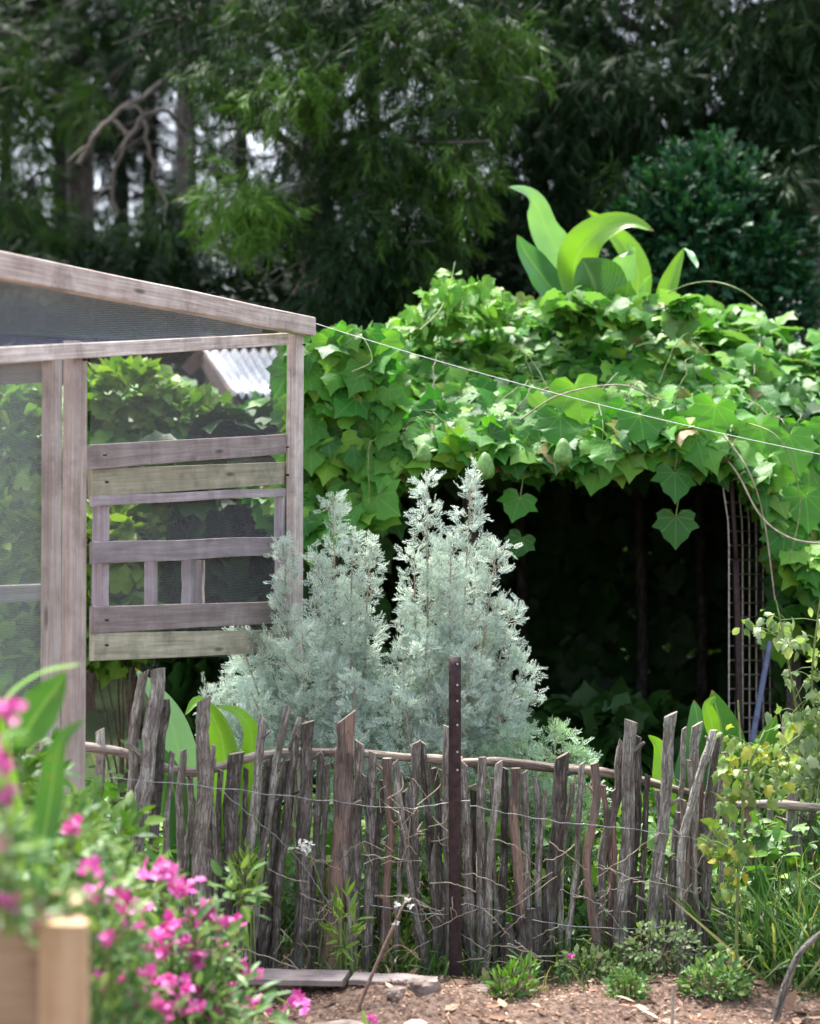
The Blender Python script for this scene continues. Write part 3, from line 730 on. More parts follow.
# steel star post
b = P(455, 1004, 6.5)
sp_ = thing('steel_post', 'dark rusty steel fence post with small holes rising above the sticks', 'post', (b[0], 6.5, gz(b[0], 6.5)))
mb = MB()
z1 = P(455, 657, 6.5)[2]; z0 = gz(b[0], 6.5) - .2; x0 = b[0]
wd = .0235
mb.beam((x0, 6.5, z0), (x0, 6.5, z1), wd*2, .006, up=(0, 1, 0), warp=.001, ch=.2, nseg=14)
mb.beam((x0, 6.528, z0), (x0, 6.528, z1 - .002), .006, .05, up=(0, 1, 0), warp=.001, ch=.2, nseg=14)
mb.build('shaft', [M['rust']], sp_)
for k, v in enumerate((664, 683, 704, 724, 748, 772)):
    c = P(458, v + (0, 2, -3, 1, 4, -2)[k], 6.494)
    mb = MB(); mb.tube([(x0 + .010, 6.4975, c[2]), (x0 + .010, 6.4945, c[2])], .0042, 10, 0); mb.build('hole_disc', [M['hole']], sp_)  # pale raised disc in place of each hole in the post

# ------------------------------------------------------------------ coop
def cY(u): return float(np.interp(u, [-60, 0, 300, 320], [5.1, 5.35, 7.75, 7.9]))
def C(u, v, d=0): return P(u, v, cY(u) + d)
cb = C(180, 700); coop = thing('chicken_run', 'tall timber chicken run with weathered sloping top beam, wire netting and grey boards', 'chicken run', (cb[0], cY(180), 0))
along = Vector(C(300, 560) - C(0, 560)).normalized(); perp = Vector((along.y, -along.x, 0)).normalized()  # toward camera
def part(name, mat, build):
    m = MB(); build(m); return m.build(name, [M[mat]] if isinstance(mat, str) else mat, coop, smooth=False)
def px(w, u): return w * cY(u) / F
part('top_beam', 'timber', lambda m: m.beam(C(-60, 264 - 11 + 1, -.06), C(311, 327, -.06), .05, px(19, 150)*1.18, nseg=12))
part('rail', 'timber', lambda m: m.beam(C(-60, 359, .0), C(284, 339, .0), .045, px(14, 150), nseg=12))
def post(u, w, vt, zb=None, mat='timber', d=0.0, vb=None, name='post'):
    t = C(u, vt, d); b_ = Vector((t[0], t[1], (-.1 if vb is None else C(u, vb, d)[2])))
    part(name, mat, lambda m: m.beam(b_, t, px(w, u)*1.05, .045, up=perp, nseg=10))
post(52.5, 18, 348, d=-.046); post(75.5, 26, 342, d=-.01); post(295, 21, 336, d=-.01)
post(-30, 20, 280)
def board(u0, v0, u1, v1, h, mat, d=0.04, t=.022, name='board'):
    part(name, mat, lambda m: m.beam(C(u0, v0, d), C(u1, v1, d), t, px(h, (u0+u1)/2), nseg=10))
board(88, 457, 286, 444, 22, 'board'); board(90, 483, 286, 473, 25, 'boardgreen', .07); board(92, 501, 286, 492, 9, 'boardlilac', .05)
board(92, 553, 276, 546, 20, 'boardlilac', .03)
board(92, 620, 284, 612, 24, 'board', .04); board(92, 647, 284, 641, 25, 'boardgreen', .05)
post(101, 14, 505, d=.075, vb=610, mat='boardlilac', name='strut'); post(281, 12, 497, d=.075, vb=608, mat='boardlilac', name='strut')
post(190, 17, 560, d=.075, vb=610, mat='boardlilac', name='strut'); post(199, 5, 560, d=.055, vb=610, mat='timber', name='strut'); post(151, 7, 560, d=.08, vb=610, mat='boardlilac', name='strut')
# far frame of the run
BD = 1.3
def farbeam(u0, v0, u1, v1, h, mat='board', Ya=7.9, Yb=8.6):
    part('back_rail', mat, lambda m: m.beam(P(u0, v0, Ya), P(u1, v1, Yb), .04, h*8/F, nseg=8))
farbeam(-60, 376, 46, 371, 24, 'shedwall'); farbeam(-60, 597, 48, 592, 18, 'board')
def quad(name, mat, pts):
    """flat net panel with metre UVs"""
    m = MB(); pts = [Vector(p) for p in pts]; o = pts[0]; ax = (pts[1]-pts[0]).normalized(); n_ = ax.cross(pts[-1]-pts[0]).normalized(); ay = n_.cross(ax)
    m.add(pts, [tuple(range(len(pts)))], [[((p-o).dot(ax), (p-o).dot(ay)) for p in pts]])
    return m.build(name, [M[mat]], coop, smooth=False)
quad('netting', 'fly', [C(90, 660, .10), C(284, 655, .10), C(284, 345, .10), C(90, 350, .10)])
quad('netting', 'net', [C(-60, 720, .02), C(44, 720, .02), C(44, 352, .02), C(-60, 356, .02)])
quad('gable_netting', 'bluenet', [C(-60, 350, .01), C(262, 333, .01), C(262, 322, .01), C(-60, 268, .01)])
tag(coop.children[-1], 'bluish shade netting filling the sloped gable')
# roof of the run: netting sheet sloping back from the top beam
quad('roof_netting', 'net', [C(-60, 262, .02), C(308, 320, .02), P(330, 349, 9.9), P(-40, 332, 9.2)])
# nail heads
for (u, v) in ((96, 455), (98, 482), (280, 447), (280, 475), (280, 545), (98, 620), (280, 612), (98, 645), (277, 641), (297, 345), (76, 360), (230, 312), (120, 285)):
    p = Vector(C(u, v, -.0)) + perp*.03
    if v < 320: p = Vector(C(u, v + 4, -.06)) + perp*.026
    mb = MB(); mb.tube([p, p + perp*.012], .005, 8, 0); mb.build('nail', [M['rust']], coop)

# line from the coop corner across the vine
mb = MB(); a = P(311, 322, 7.8); b2 = P(1000, 487, 7.0)
q = [a + (b2 - a)*t + np.array([0, 0, -0.06*4*t*(1-t)]) for t in np.linspace(0, 1, 30)]
mb.tube(q, .0017, 6, 0)
tag(mb.build('line', [M['line']], origin=a), 'thin pale line stretched from the timber corner across the vine leaves', 'line')

# shed behind
sh = thing('shed', 'small brown shed with a white corrugated roof half hidden behind vine leaves', 'shed', (P(230, 400, 11.6)[0], 12.0, 0))
mb = MB()
a, b_, c_, d_ = [Vector(P(u, v, Y)) for u, v, Y in ((203, 350, 13.2), (330, 352, 13.2), (345, 398, 11.2), (236, 396, 11.2))]
nu, nv = 120, 6; V = []; Fc = []; U = []
ax = (b_-a).length; nrm_ = (b_-a).cross(d_-a).normalized()
if nrm_.z < 0: nrm_ = -nrm_
for j in range(nv+1):
    for i in range(nu+1):
        s_ = i/nu; t_ = j/nv
        p = (a.lerp(b_, s_)).lerp(d_.lerp(c_, s_), t_) + nrm_ * 0.02*math.sin(s_*ax/0.076*2*math.pi)
        V.append(p)
for j in range(nv):
    for i in range(nu):
        f = (j*(nu+1)+i, j*(nu+1)+i+1, (j+1)*(nu+1)+i+1, (j+1)*(nu+1)+i); Fc.append(f); U.append([(V[k].x, V[k].y) for k in f])
mb.add(V, Fc, U); ro = mb.build('roof', [M['tin']], sh)
md = ro.modifiers.new('thick', 'SOLIDIFY'); md.thickness = .004
mb = MB()
# gable wall (left side) and front wall as boards
gA, gB = a + Vector((0.02, 0, -.05)), d_ + Vector((.02, 0, -.05))
for k in range(14):
    t0, t1 = k/14, (k+1)/14 - .006
    p0 = gA.lerp(gB, (t0+t1)/2); 
    mb.beam((p0.x + .03, p0.y, 0), (p0.x + .03, p0.y, p0.z), (gB-gA).length/14*.98, .03, up=(1, -.3, 0), nseg=2)
for k in range(16):
    p0 = d_.lerp(c_, (k+.5)/16)
    mb.beam((p0.x, p0.y + .06, 0), (p0.x, p0.y + .06, p0.z - .04), (c_-d_).length/16*.98, .03, up=(0, 1, 0), nseg=2)
mb.build('wall', [M['shedwall']], sh, smooth=False)
mb = MB(); mb.beam(a + Vector((-.01, 0, -.06)), d_ + Vector((-.01, 0, -.06)), .03, .12, nseg=3); mb.beam(P(186, 372, 13.0), P(204, 352, 13.0), .03, .10, nseg=3)
mb.build('barge_board', [M['shedwall']], sh, smooth=False)

# ------------------------------------------------------------------ arbor and vine
ar = thing('arbor', 'rough timber arbor with welded mesh side, buried under the vine', 'arbor', (P(560, 700, 10.4)[0], 10.4, 0))
def apost(u, Y, ztop, r=.04, mat='barkdark'):
    x = P(u, 700, Y)[0]
    mb = MB(); mb.tube(spline([(x, Y, -.1), (x + .02, Y, ztop*.5), (x - .01, Y, ztop)], 14), r, 10, 0, rough=.15); mb.build('post', [M[mat]], ar)
for u, Y in ((330, 9.0), (470, 9.4), (790, 9.3), (1000, 9.3), (360, 12.2), (520, 12.2), (640, 12.2), (700, 12.2), (760, 12.2), (900, 12.2)): apost(u, Y, 2.13)
for Y in (9.0, 10.2, 11.3, 12.2):
    mb = MB(); mb.tube(spline([(-1.0, Y + .3, 2.13), (1.2, Y + .3, 2.17), (3.8, Y + .3, 2.12)], 20), .035, 8, 0, rough=.12); mb.build('beam', [M['barkdark']], ar)
for k in range(9):
    x = -0.9 + k*.55
    mb = MB(); mb.tube([(x, 9.3, 2.19), (x + .05, 10.5, 2.22), (x, 12.3, 2.18)], .022, 7, 0); mb.build('rafter', [M['railwood']], ar)
# welded mesh panel on the right side of the opening: hangs from the roof, leans in
mesh_x0 = P(737, 600, 8.7)[0]
mp_ = thing('trellis_panel', 'curved panel of welded wire mesh on a rusty post beside the dark opening', 'trellis', (mesh_x0, 8.7, 0))
mb = MB()
def meshpt(s, t):   # s 0..1 across to the right and back, t 0..1 from top to bottom
    u = 729 + s*48 - 12*max(0, .25 - t)*4*(1-s) ; v = 445 + t*330
    return P(u, v, 8.7 + s*1.0)
for k in range(8):
    mb.tube([meshpt(k/7, t) for t in np.linspace(0, 1, 14)], .0048, 5, 0)
for k in range(24):
    mb.tube([meshpt(s, k/23) for s in np.linspace(0, 1, 4)], .0042, 5, 0)
mb.build('wire_mesh', [M['meshwire']], mp_)
mb = MB(); mb.beam(P(742, 850, 8.72), P(736, 560, 8.72), .045, .03, up=(1, 0, 0)); mb.beam(P(736, 561, 8.715), P(729, 440, 8.72), .03, .02, up=(1, 0, 0)); mb.build('post', [M['rust']], mp_)
mb = MB(); mb.tube([P(776, 850, 9.75), P(774, 480, 9.75)], .02, 8, 0); mb.build('post', [M['rust']], mp_)
mb = MB(); pp = [P(752, 742, 8.45), P(770, 642, 8.6)]; pp = [pp[0]*2.0 - pp[1]] + pp
pp[0] = pp[1] + (pp[1]-pp[2])*1.6
mb.tube(pp, .015, 12, 0); tag(mb.build('pipe', [M['bluepipe']], origin=pp[0]), 'blue plastic pipe leaning against the wire mesh panel', 'pipe')
# back trellis: dark mesh seen against light specks
bt = thing('trellis_panel', 'see-through wire grid at the back of the dark arbor', 'trellis', (P(690, 700, 12.1)[0], 12.1, 0))
mb = MB()
for k in range(10):
    x = P(656, 600, 12.1)[0] + k*.07
    mb.tube([(x, 12.1, .3), (x, 12.1, 2.4)], .0022, 5, 0)
for k in range(26): mb.tube([(P(656, 600, 12.1)[0], 12.1, .3 + k*.075), (P(656, 600, 12.1)[0] + .66, 12.1, .3 + k*.075)], .0020, 5, 0)
mb.build('wire_mesh', [M['rust']], bt)

vb = P(560, 300, 9.8)
vine = thing('squash_vine', 'bright green squash vine with big lobed leaves sprawling over the arbor', 'vine', (vb[0], 9.8, 0))
topv = lambda u: float(np.interp(u, [60, 140, 290, 302, 340, 380, 400, 440, 475, 520, 600, 700, 760, 820, 900, 1000], [374, 376, 404, 330, 340, 338, 326, 312, 306, 306, 303, 300, 306, 322, 330, 345]))
botv = lambda u: float(np.interp(u, [60, 200, 290, 310, 370, 400, 440, 500, 560, 620, 680, 740, 770, 800, 900, 1000], [430, 450, 500, 525, 505, 450, 440, 436, 445, 440, 430, 446, 490, 555, 640, 700]))
def vsurf(u, f):
    """f 0 = back top, 1 = front lower edge"""
    v = topv(u) + (botv(u) - topv(u)) * f
    Y = 10.9 - 2.4 * (f ** 0.75) + (0.5 if u > 780 else 0) * 0 
    if u < 290: Y += 0.9 * min((290 - u)/60, 1)
    return P(u, v, Y)
mbv = MB()
n = 7600
U_ = rng.uniform(60, 1000, n); f_ = rng.uniform(0, 1, n) ** 0.85
pos = np.array([vsurf(u, f) for u, f in zip(U_, f_)])
edge = np.array([noise.noise(Vector((u*.02, f*3, 0))) for u, f in zip(U_, f_)])
depth = np.abs(nrm(n)) * .10
surf_n = unit(np.stack([np.zeros(n), -0.35 - 0.9*f_, 1.0 - 0.25*f_], 1))
pos = pos - surf_n * depth[:, None] + surf_n * (edge[:, None] * .10)
nor = unit(surf_n*1.0 + nrm(n, 3)*.38)
dr = unit(np.stack([nrm(n)*.8, -0.9 + nrm(n)*.35, -0.25 - .6*f_ + nrm(n)*.3], 1))
sz = rng.uniform(.09, .195, n) * np.where(rng.uniform(size=n) < .25, .7, 1)
tint = np.clip(nrm(n)*.18 + np.where(rng.uniform(size=n) < .12, .5, 0), 0, .8)
scatter_mix(mbv, T_VINE, pos, dr, nor, sz, 0, tint)
# second, deeper layer closing the roof (leaves coloured dark so the inside reads as shade), back wall and side walls
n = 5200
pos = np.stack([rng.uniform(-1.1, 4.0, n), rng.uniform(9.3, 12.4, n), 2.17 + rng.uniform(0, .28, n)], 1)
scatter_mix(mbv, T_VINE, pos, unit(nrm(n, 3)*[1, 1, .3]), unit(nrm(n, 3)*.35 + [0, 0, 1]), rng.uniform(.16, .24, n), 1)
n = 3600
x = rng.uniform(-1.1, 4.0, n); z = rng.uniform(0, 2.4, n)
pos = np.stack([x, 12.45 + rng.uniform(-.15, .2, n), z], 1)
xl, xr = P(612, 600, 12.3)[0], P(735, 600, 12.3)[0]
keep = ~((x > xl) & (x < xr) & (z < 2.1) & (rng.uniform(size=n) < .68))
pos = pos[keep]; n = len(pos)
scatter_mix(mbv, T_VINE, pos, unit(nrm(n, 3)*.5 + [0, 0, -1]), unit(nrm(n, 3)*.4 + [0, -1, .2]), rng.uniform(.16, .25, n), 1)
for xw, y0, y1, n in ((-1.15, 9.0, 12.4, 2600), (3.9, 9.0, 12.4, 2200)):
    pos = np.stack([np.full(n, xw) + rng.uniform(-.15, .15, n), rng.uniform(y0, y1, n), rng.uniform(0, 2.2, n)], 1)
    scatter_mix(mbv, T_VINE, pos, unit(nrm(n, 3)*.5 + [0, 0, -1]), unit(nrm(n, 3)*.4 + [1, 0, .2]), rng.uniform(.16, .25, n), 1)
# front curtain left of the opening and right of the mesh
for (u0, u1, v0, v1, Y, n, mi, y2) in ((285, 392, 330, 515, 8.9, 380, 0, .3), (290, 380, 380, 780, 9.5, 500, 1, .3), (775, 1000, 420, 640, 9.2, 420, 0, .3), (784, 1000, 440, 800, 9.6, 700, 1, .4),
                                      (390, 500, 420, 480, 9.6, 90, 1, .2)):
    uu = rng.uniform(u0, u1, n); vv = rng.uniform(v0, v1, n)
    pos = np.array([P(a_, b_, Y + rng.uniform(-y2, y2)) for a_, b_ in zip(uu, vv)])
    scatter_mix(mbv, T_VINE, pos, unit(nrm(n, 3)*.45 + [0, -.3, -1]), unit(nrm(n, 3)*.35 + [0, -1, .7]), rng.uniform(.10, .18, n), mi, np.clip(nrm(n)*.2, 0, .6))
# single hanging leaves
hang = [(520, 512, .15), (675, 487, .17), (676, 532, .165), (600, 470, .21), (522, 553, .12), (560, 430, .2), (470, 455, .2), (640, 430, .2), (690, 440, .19), (716, 420, .2),
        (790, 450, .22), (806, 510, .2), (760, 440, .18), (575, 400, .22), (512, 468, .16)]
hp = np.array([P(u, v - 16, 8.55) for u, v, s in hang])
mbv.scatter(T_VINE[0], hp, unit(nrm(len(hang), 3)*.25 + [0, -.25, -1]), unit(nrm(len(hang), 3)*.2 + [0, -1, .55]), np.array([h[2] for h in hang]), 0, .05)
# young pale shoots: mound at the left of the top
n = 330
uu = np.concatenate([rng.normal(455, 26, n//2), rng.normal(420, 24, n//4), rng.normal(500, 30, n - n//2 - n//4)])
pos = np.array([P(u, topv(min(max(u, 380), 560)) + rng.uniform(-34, 16) * math.exp(-((u-455)/48)**2) + rng.uniform(-6, 10), 9.9 + rng.uniform(-.4, .3)) for u in uu])
scatter_mix(mbv, [T_OVAL, T_VINE[1]], pos, unit(nrm(n, 3)*.7 + [0, -.3, -.5]), unit(nrm(n, 3)*.5 + [0, -.6, 1]), rng.uniform(.06, .13, n), 0, rng.uniform(.15, .8, n))
n = 130
pos = np.array([P(u, v, Y) for u, v, Y in zip(rng.uniform(540, 690, n), rng.uniform(296, 322, n), rng.uniform(9.5, 9.8, n))])
scatter_mix(mbv, T_VINE, pos, unit(nrm(n, 3)*.7 + [0, -.6, -.3]), unit(nrm(n, 3)*.4 + [0, -.5, 1]), rng.uniform(.09, .16, n), 0, rng.uniform(0, .5, n))
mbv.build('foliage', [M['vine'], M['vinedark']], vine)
# runners and tendrils
def runner(pts, r=.004, mat='stem', name='tendril', par=vine):
    mb = MB(); mb.tube(spline([P(*p) for p in pts], 34), r, 6, 0); mb.build(name, [M[mat]], par)
runner([(668, 293, 9.3), (690, 284, 9.2), (715, 282, 9.1), (740, 290, 9.0), (762, 306, 9.0)], .004)
runner([(706, 440, 8.7), (735, 470, 8.5), (760, 515, 8.4), (790, 538, 8.3), (830, 545, 8.3)], .005, 'drystem')
runner([(455, 262, 9.8), (450, 285, 9.7), (440, 310, 9.5), (420, 330, 9.3)], .004)
runner([(345, 345, 8.6), (360, 335, 8.5), (372, 360, 8.4), (352, 372, 8.4)], .003)
runner([(470, 430, 8.6), (480, 450, 8.6), (484, 460, 8.6)], .005)
runner([(720, 430, 8.6), (748, 470, 8.4), (764, 520, 8.5), (775, 600, 8.5)], .004, 'drystem')
runner([(740, 420, 8.6), (780, 440, 8.4), (800, 500, 8.4), (790, 560, 8.4)], .004)
runner([(520, 420, 8.6), (560, 395, 8.3), (620, 385, 8.3), (660, 400, 8.5)], .004, 'drystem')
for k in range(18):
    u = random.uniform(330, 800); f = random.uniform(.1, .9); a = vsurf(u, f); u2 = u + random.uniform(-60, 60); b = vsurf(u2, min(1, f + .2))
    m_ = (a + b)/2 + np.array([0, -.08, .12])
    q = spline([a, m_ + nrm(3)*.04, b], 22)
    for i, p in enumerate(q): p += Vector((noise.noise(Vector((i*.3, k, 0))), 0, noise.noise(Vector((i*.3, k, 6)))))*.03*math.sin(i/21*math.pi)
    mb = MB(); mb.tube(q, .0028, 5, 0); mb.build('runner', [M['drystem' if k % 3 == 0 else 'stem']], vine)
for u in (520, 675, 676, 600):   # stalks of hanging leaves
    v = {520: 500, 675: 470, 676: 516, 600: 455}[u]
    runner([(u, v, 8.55), (u + 3, v - 30, 8.6), (u - 4, v - 60, 8.8)], .003, 'stem', 'stalk')
for u, v, h, w in ((424, 453, 20, 15), (485, 466, 27, 19), (563, 452, 27, 18)):
    c = P(u, v, 8.2); H = h*8.5/F; R_ = w/2*8.5/F
    mb = MB(); prof = [(.0, .03), (.06, .35), (.2, .62), (.4, .82), (.6, .98), (.78, 1.0), (.92, .72), (1.0, .1)]
    mb.tube([(c[0], c[1], c[2] + H/2 - t*H) for t, r in prof], [R_*r for t, r in prof], 14, 0, rough=.1)
    mb.build('fruit', [M['fruit']], vine)

# ------------------------------------------------------------------ broad-leaved plant on top of the arbor, and others
def bigleaf(mb, pts, W, nhint=(0, -1, .3), fold=.25, n=22, wave=.09, peak=.45, mi=0):
    path = spline(pts, n); V = []; Fc = []; U = []; L = 0; ref = Vector(nhint)
    tot = sum((path[i+1]-path[i]).length for i in range(n-1)); ks = 6; sd = random.random()*50
    for i, p in enumerate(path):
        t = (path[min(i+1, n-1)] - path[max(i-1, 0)]).normalized()
        nn = (ref - t*ref.dot(t)).normalized(); s_ = t.cross(nn)
        if i: L += (path[i]-path[i-1]).length
        f = L/tot; w = W/2 * (math.sin(math.pi * f**(math.log(.5)/math.log(peak))) ** .8 if 0 < f < 1 else 0) + .002
        for k in range(ks+1):
            a = (k/ks*2 - 1)
            off = s_*(a*w) + nn*(abs(a)*w*fold + wave*w*noise.noise(Vector((f*5 + sd, a*2, 0)))*3*abs(a))
            V.append(p + off); 
    for i in range(n-1):
        for k in range(ks):
            f = (i*(ks+1)+k, i*(ks+1)+k+1, (i+1)*(ks+1)+k+1, (i+1)*(ks+1)+k); Fc.append(f)
            U.append([((q % (ks+1))/ks - .5, (q//(ks+1))/n) for q in f])
    mb.add(V, Fc, U, mi)
q0 = P(600, 320, 10.3)
can = thing('banana_plant', 'clump of tall curling pale green paddle leaves rising above the vine', 'plant', (q0[0], 10.3, 0))
def cl(mat, pts, wpx, nh=(0, -1, .3), fold=.25, peak=.45, label=None):
    mb = MB(); bigleaf(mb, [P(*p) for p in pts], wpx*10.2/F, nh, fold, peak=peak); o = mb.build('leaf', [M[mat]], can)
    if label: o['label'] = label
cl('cannapale', [(584, 325, 10.3), (574, 290, 10.3), (562, 258, 10.25), (548, 232, 10.2), (538, 208, 10.1), (526, 194, 10.0), (508, 187, 9.9)], 33, (-.5, -1, .4), .4, .42)
cl('cannablue', [(580, 325, 10.2), (560, 300, 10.15), (542, 276, 10.1), (526, 253, 10.0), (517, 235, 9.9)], 29, (-.4, -1, .6), .4, .5, 'bluish paddle leaf')
cl('canna', [(624, 330, 10.5), (636, 298, 10.5), (637, 268, 10.5), (622, 243, 10.5), (603, 224, 10.45), (587, 210, 10.4)], 27, (.3, -1, .1), .3, .42)
cl('cannapale', [(600, 330, 10.3), (608, 300, 10.25), (616, 274, 10.2), (626, 254, 10.1), (634, 246, 10.0)], 34, (.4, -1, .3), .35, .5)
cl('canna', [(590, 330, 10.1), (577, 295, 10.05), (574, 266, 10.0), (586, 243, 9.95), (605, 229, 9.9), (630, 223, 9.85), (654, 231, 9.8)], 40, (.3, -1, .45), .32, .4, 'bright yellow-green arching leaf')
cl('cannadark', [(588, 345, 10.0), (590, 312, 9.95), (594, 286, 9.9), (582, 258, 9.85)], 62, (.1, -1, .3), .3, .62, 'dark broad leaf in front')
cl('canna', [(660, 335, 10.2), (664, 305, 10.2), (673, 275, 10.2), (684, 248, 10.2)], 19, (-.3, -1, .2), .5, .45)
cl('cannapale', [(684, 248, 10.2), (690, 254, 10.1), (695, 263, 10.05), (697, 268, 10.0)], 7, (.3, -1, .4), .3, .5)
mb = MB()
for k in range(5):
    x = q0[0] + (k-2)*.06; mb.tube(spline([(x*1.1, 12.9, 0), (x*1.05, 12.85, 1.9), (x, 12.1, 2.75), tuple(P(582 + k*9, 308, 10.95))], 22), .025, 8, 0)
mb.build('stalk', [M['stem']], can)

# ------------------------------------------------------------------ silver wormwood bushes
def wormwood(label, base, spires, mat='silver', leaf=.10, name='wormwood_bush', stems=True, dens=1.0):
    """spires: (bottom px u,v, top px u,v, radius px, Y)"""
    root = thing(name, label, 'shrub', base)
    mb = MB(); st = MB()
    for (u0, v0, u1, v1, rp, Y) in spires:
        a = P(u0, v0, Y); b = P(u1, v1, Y); L = np.linalg.norm(b - a); R = rp*Y/F
        ax = unit(b - a)
        # side shoots along the leader, each a small plume
        ns = int(L / .024 * dens)
        for k in range(ns):
            t = (k + random.random())/ns
            o = a + (b - a)*t
            an = random.uniform(0, 2*math.pi)
            out = np.array([math.cos(an), math.sin(an)*.8, 0])
            rr = R * (1 - t**1.6*.86) * random.uniform(.6, 1.1) + .02
            # shoot rises outward
            e = o + out*rr + ax*rr*random.uniform(.5, 1.0)
            m_ = (o + e)/2 + out*rr*.12 - np.array([0, 0, rr*.12])
            sh_ = spline([o, m_, e], 6)
            nl = max(4, int((8 + rr/.010)*.8))
            tt = rng.uniform(.15, 1, nl)**.7
            pp = np.array([sh_[min(int(x*5), 4)].lerp(sh_[min(int(x*5)+1, 5)], x*5 - int(x*5)) for x in tt])
            dd = unit(np.array(out)[None]*.6 + nrm(nl, 3)*.5 + np.array([0, -.1, .55]))
            nn = unit(nrm(nl, 3)*.6 + np.array([0, -.6, .8]))
            scatter_mix(mb, T_FEA, pp + nrm(nl, 3)*.012, dd, nn, leaf*rng.uniform(.6, 1.1, nl)*(1 - .35*t))
            if k % 2 == 0: st.tube(sh_, .0022, 4, 0)
        # tip
        nl = 14
        scatter_mix(mb, T_FEA, np.repeat(b[None], nl, 0) + nrm(nl, 3)*.008 - ax*rng.uniform(0, .08, nl)[:, None], unit(ax + nrm(nl, 3)*.4), unit(nrm(nl, 3)), leaf*rng.uniform(.35, .7, nl))
        g = np.array([base[0] + (a[0]-base[0])*.5, base[1], 0])
        st.tube(spline([g, a, (a+b)/2, b], 20), list(np.linspace(.009, .003, 20)), 6, 0)
    mb.build('foliage', [M[mat]], root); st.build('stems', [M['drystem']], root)
    return root
YB = 7.35
wormwood('left silver-grey feathery wormwood bush against the timber corner post', (P(320, 860, YB)[0], YB, 0), [
    (338, 740, 333, 500, 17, YB + .05), (322, 720, 318, 560, 14, YB), (360, 740, 370, 545, 13, YB), (350, 740, 352, 535, 15, YB - .05), (292, 720, 283, 543, 12, YB + .1), (338, 760, 341, 590, 22, YB + .1),
    (300, 760, 262, 640, 22, YB), (280, 760, 238, 632, 16, YB), (270, 770, 222, 682, 22, YB + .05), (285, 770, 240, 665, 22, YB + .1), (255, 775, 215, 715, 20, YB), (310, 770, 302, 630, 26, YB - .1), (260, 770, 205, 694, 14, YB + .1),
    (335, 780, 328, 655, 26, YB - .15), (366, 780, 366, 655, 20, YB), (290, 780, 250, 690, 22, YB - .1), (350, 780, 355, 680, 26, YB - .2)], leaf=.08)
wormwood('tall silver-grey feathery wormwood bush with two spires, in front of the dark opening', (P(440, 860, YB)[0], YB, 0), [
    (428, 720, 427, 478, 17, YB), (418, 740, 414, 550, 12, YB), (458, 720, 471, 476, 17, YB - .02), (470, 740, 497, 545, 17, YB), (448, 740, 451, 535, 13, YB - .08), (440, 760, 436, 560, 24, YB + .1), (468, 760, 476, 560, 24, YB + .1),
    (480, 740, 513, 605, 17, YB), (490, 760, 526, 655, 17, YB), (405, 760, 403, 630, 12, YB - .05), (400, 780, 388, 680, 18, YB - .1), (430, 780, 425, 640, 28, YB - .14),
    (460, 780, 470, 640, 28, YB - .14), (380, 790, 356, 700, 20, YB - .1), (490, 790, 502, 690, 24, YB - .08), (500, 780, 532, 690, 16, YB), (415, 790, 405, 700, 24, YB - .2), (445, 790, 447, 700, 26, YB - .2)], leaf=.08)
wormwood('low greener feathery plant behind the fence rail, right of the silver bush', (P(545, 880, 7.2)[0], 7.2, 0), [
    (550, 850, 556, 728, 30, 7.2), (530, 850, 520, 735, 30, 7.2), (570, 850, 577, 752, 20, 7.2), (500, 850, 490, 750, 30, 7.2), (545, 880, 540, 790, 36, 7.15)], 'silverlow', .085)
wormwood('low greener feathery plant behind the fence under the tall silver bush', (P(390, 900, 7.1)[0], 7.1, 0), [
    (350, 900, 338, 790, 34, 7.1), (420, 900, 412, 800, 34, 7.1), (460, 900, 455, 800, 30, 7.1), (380, 900, 380, 790, 34, 7.1), (320, 920, 318, 820, 30, 7.1)], 'silverlow', .085)

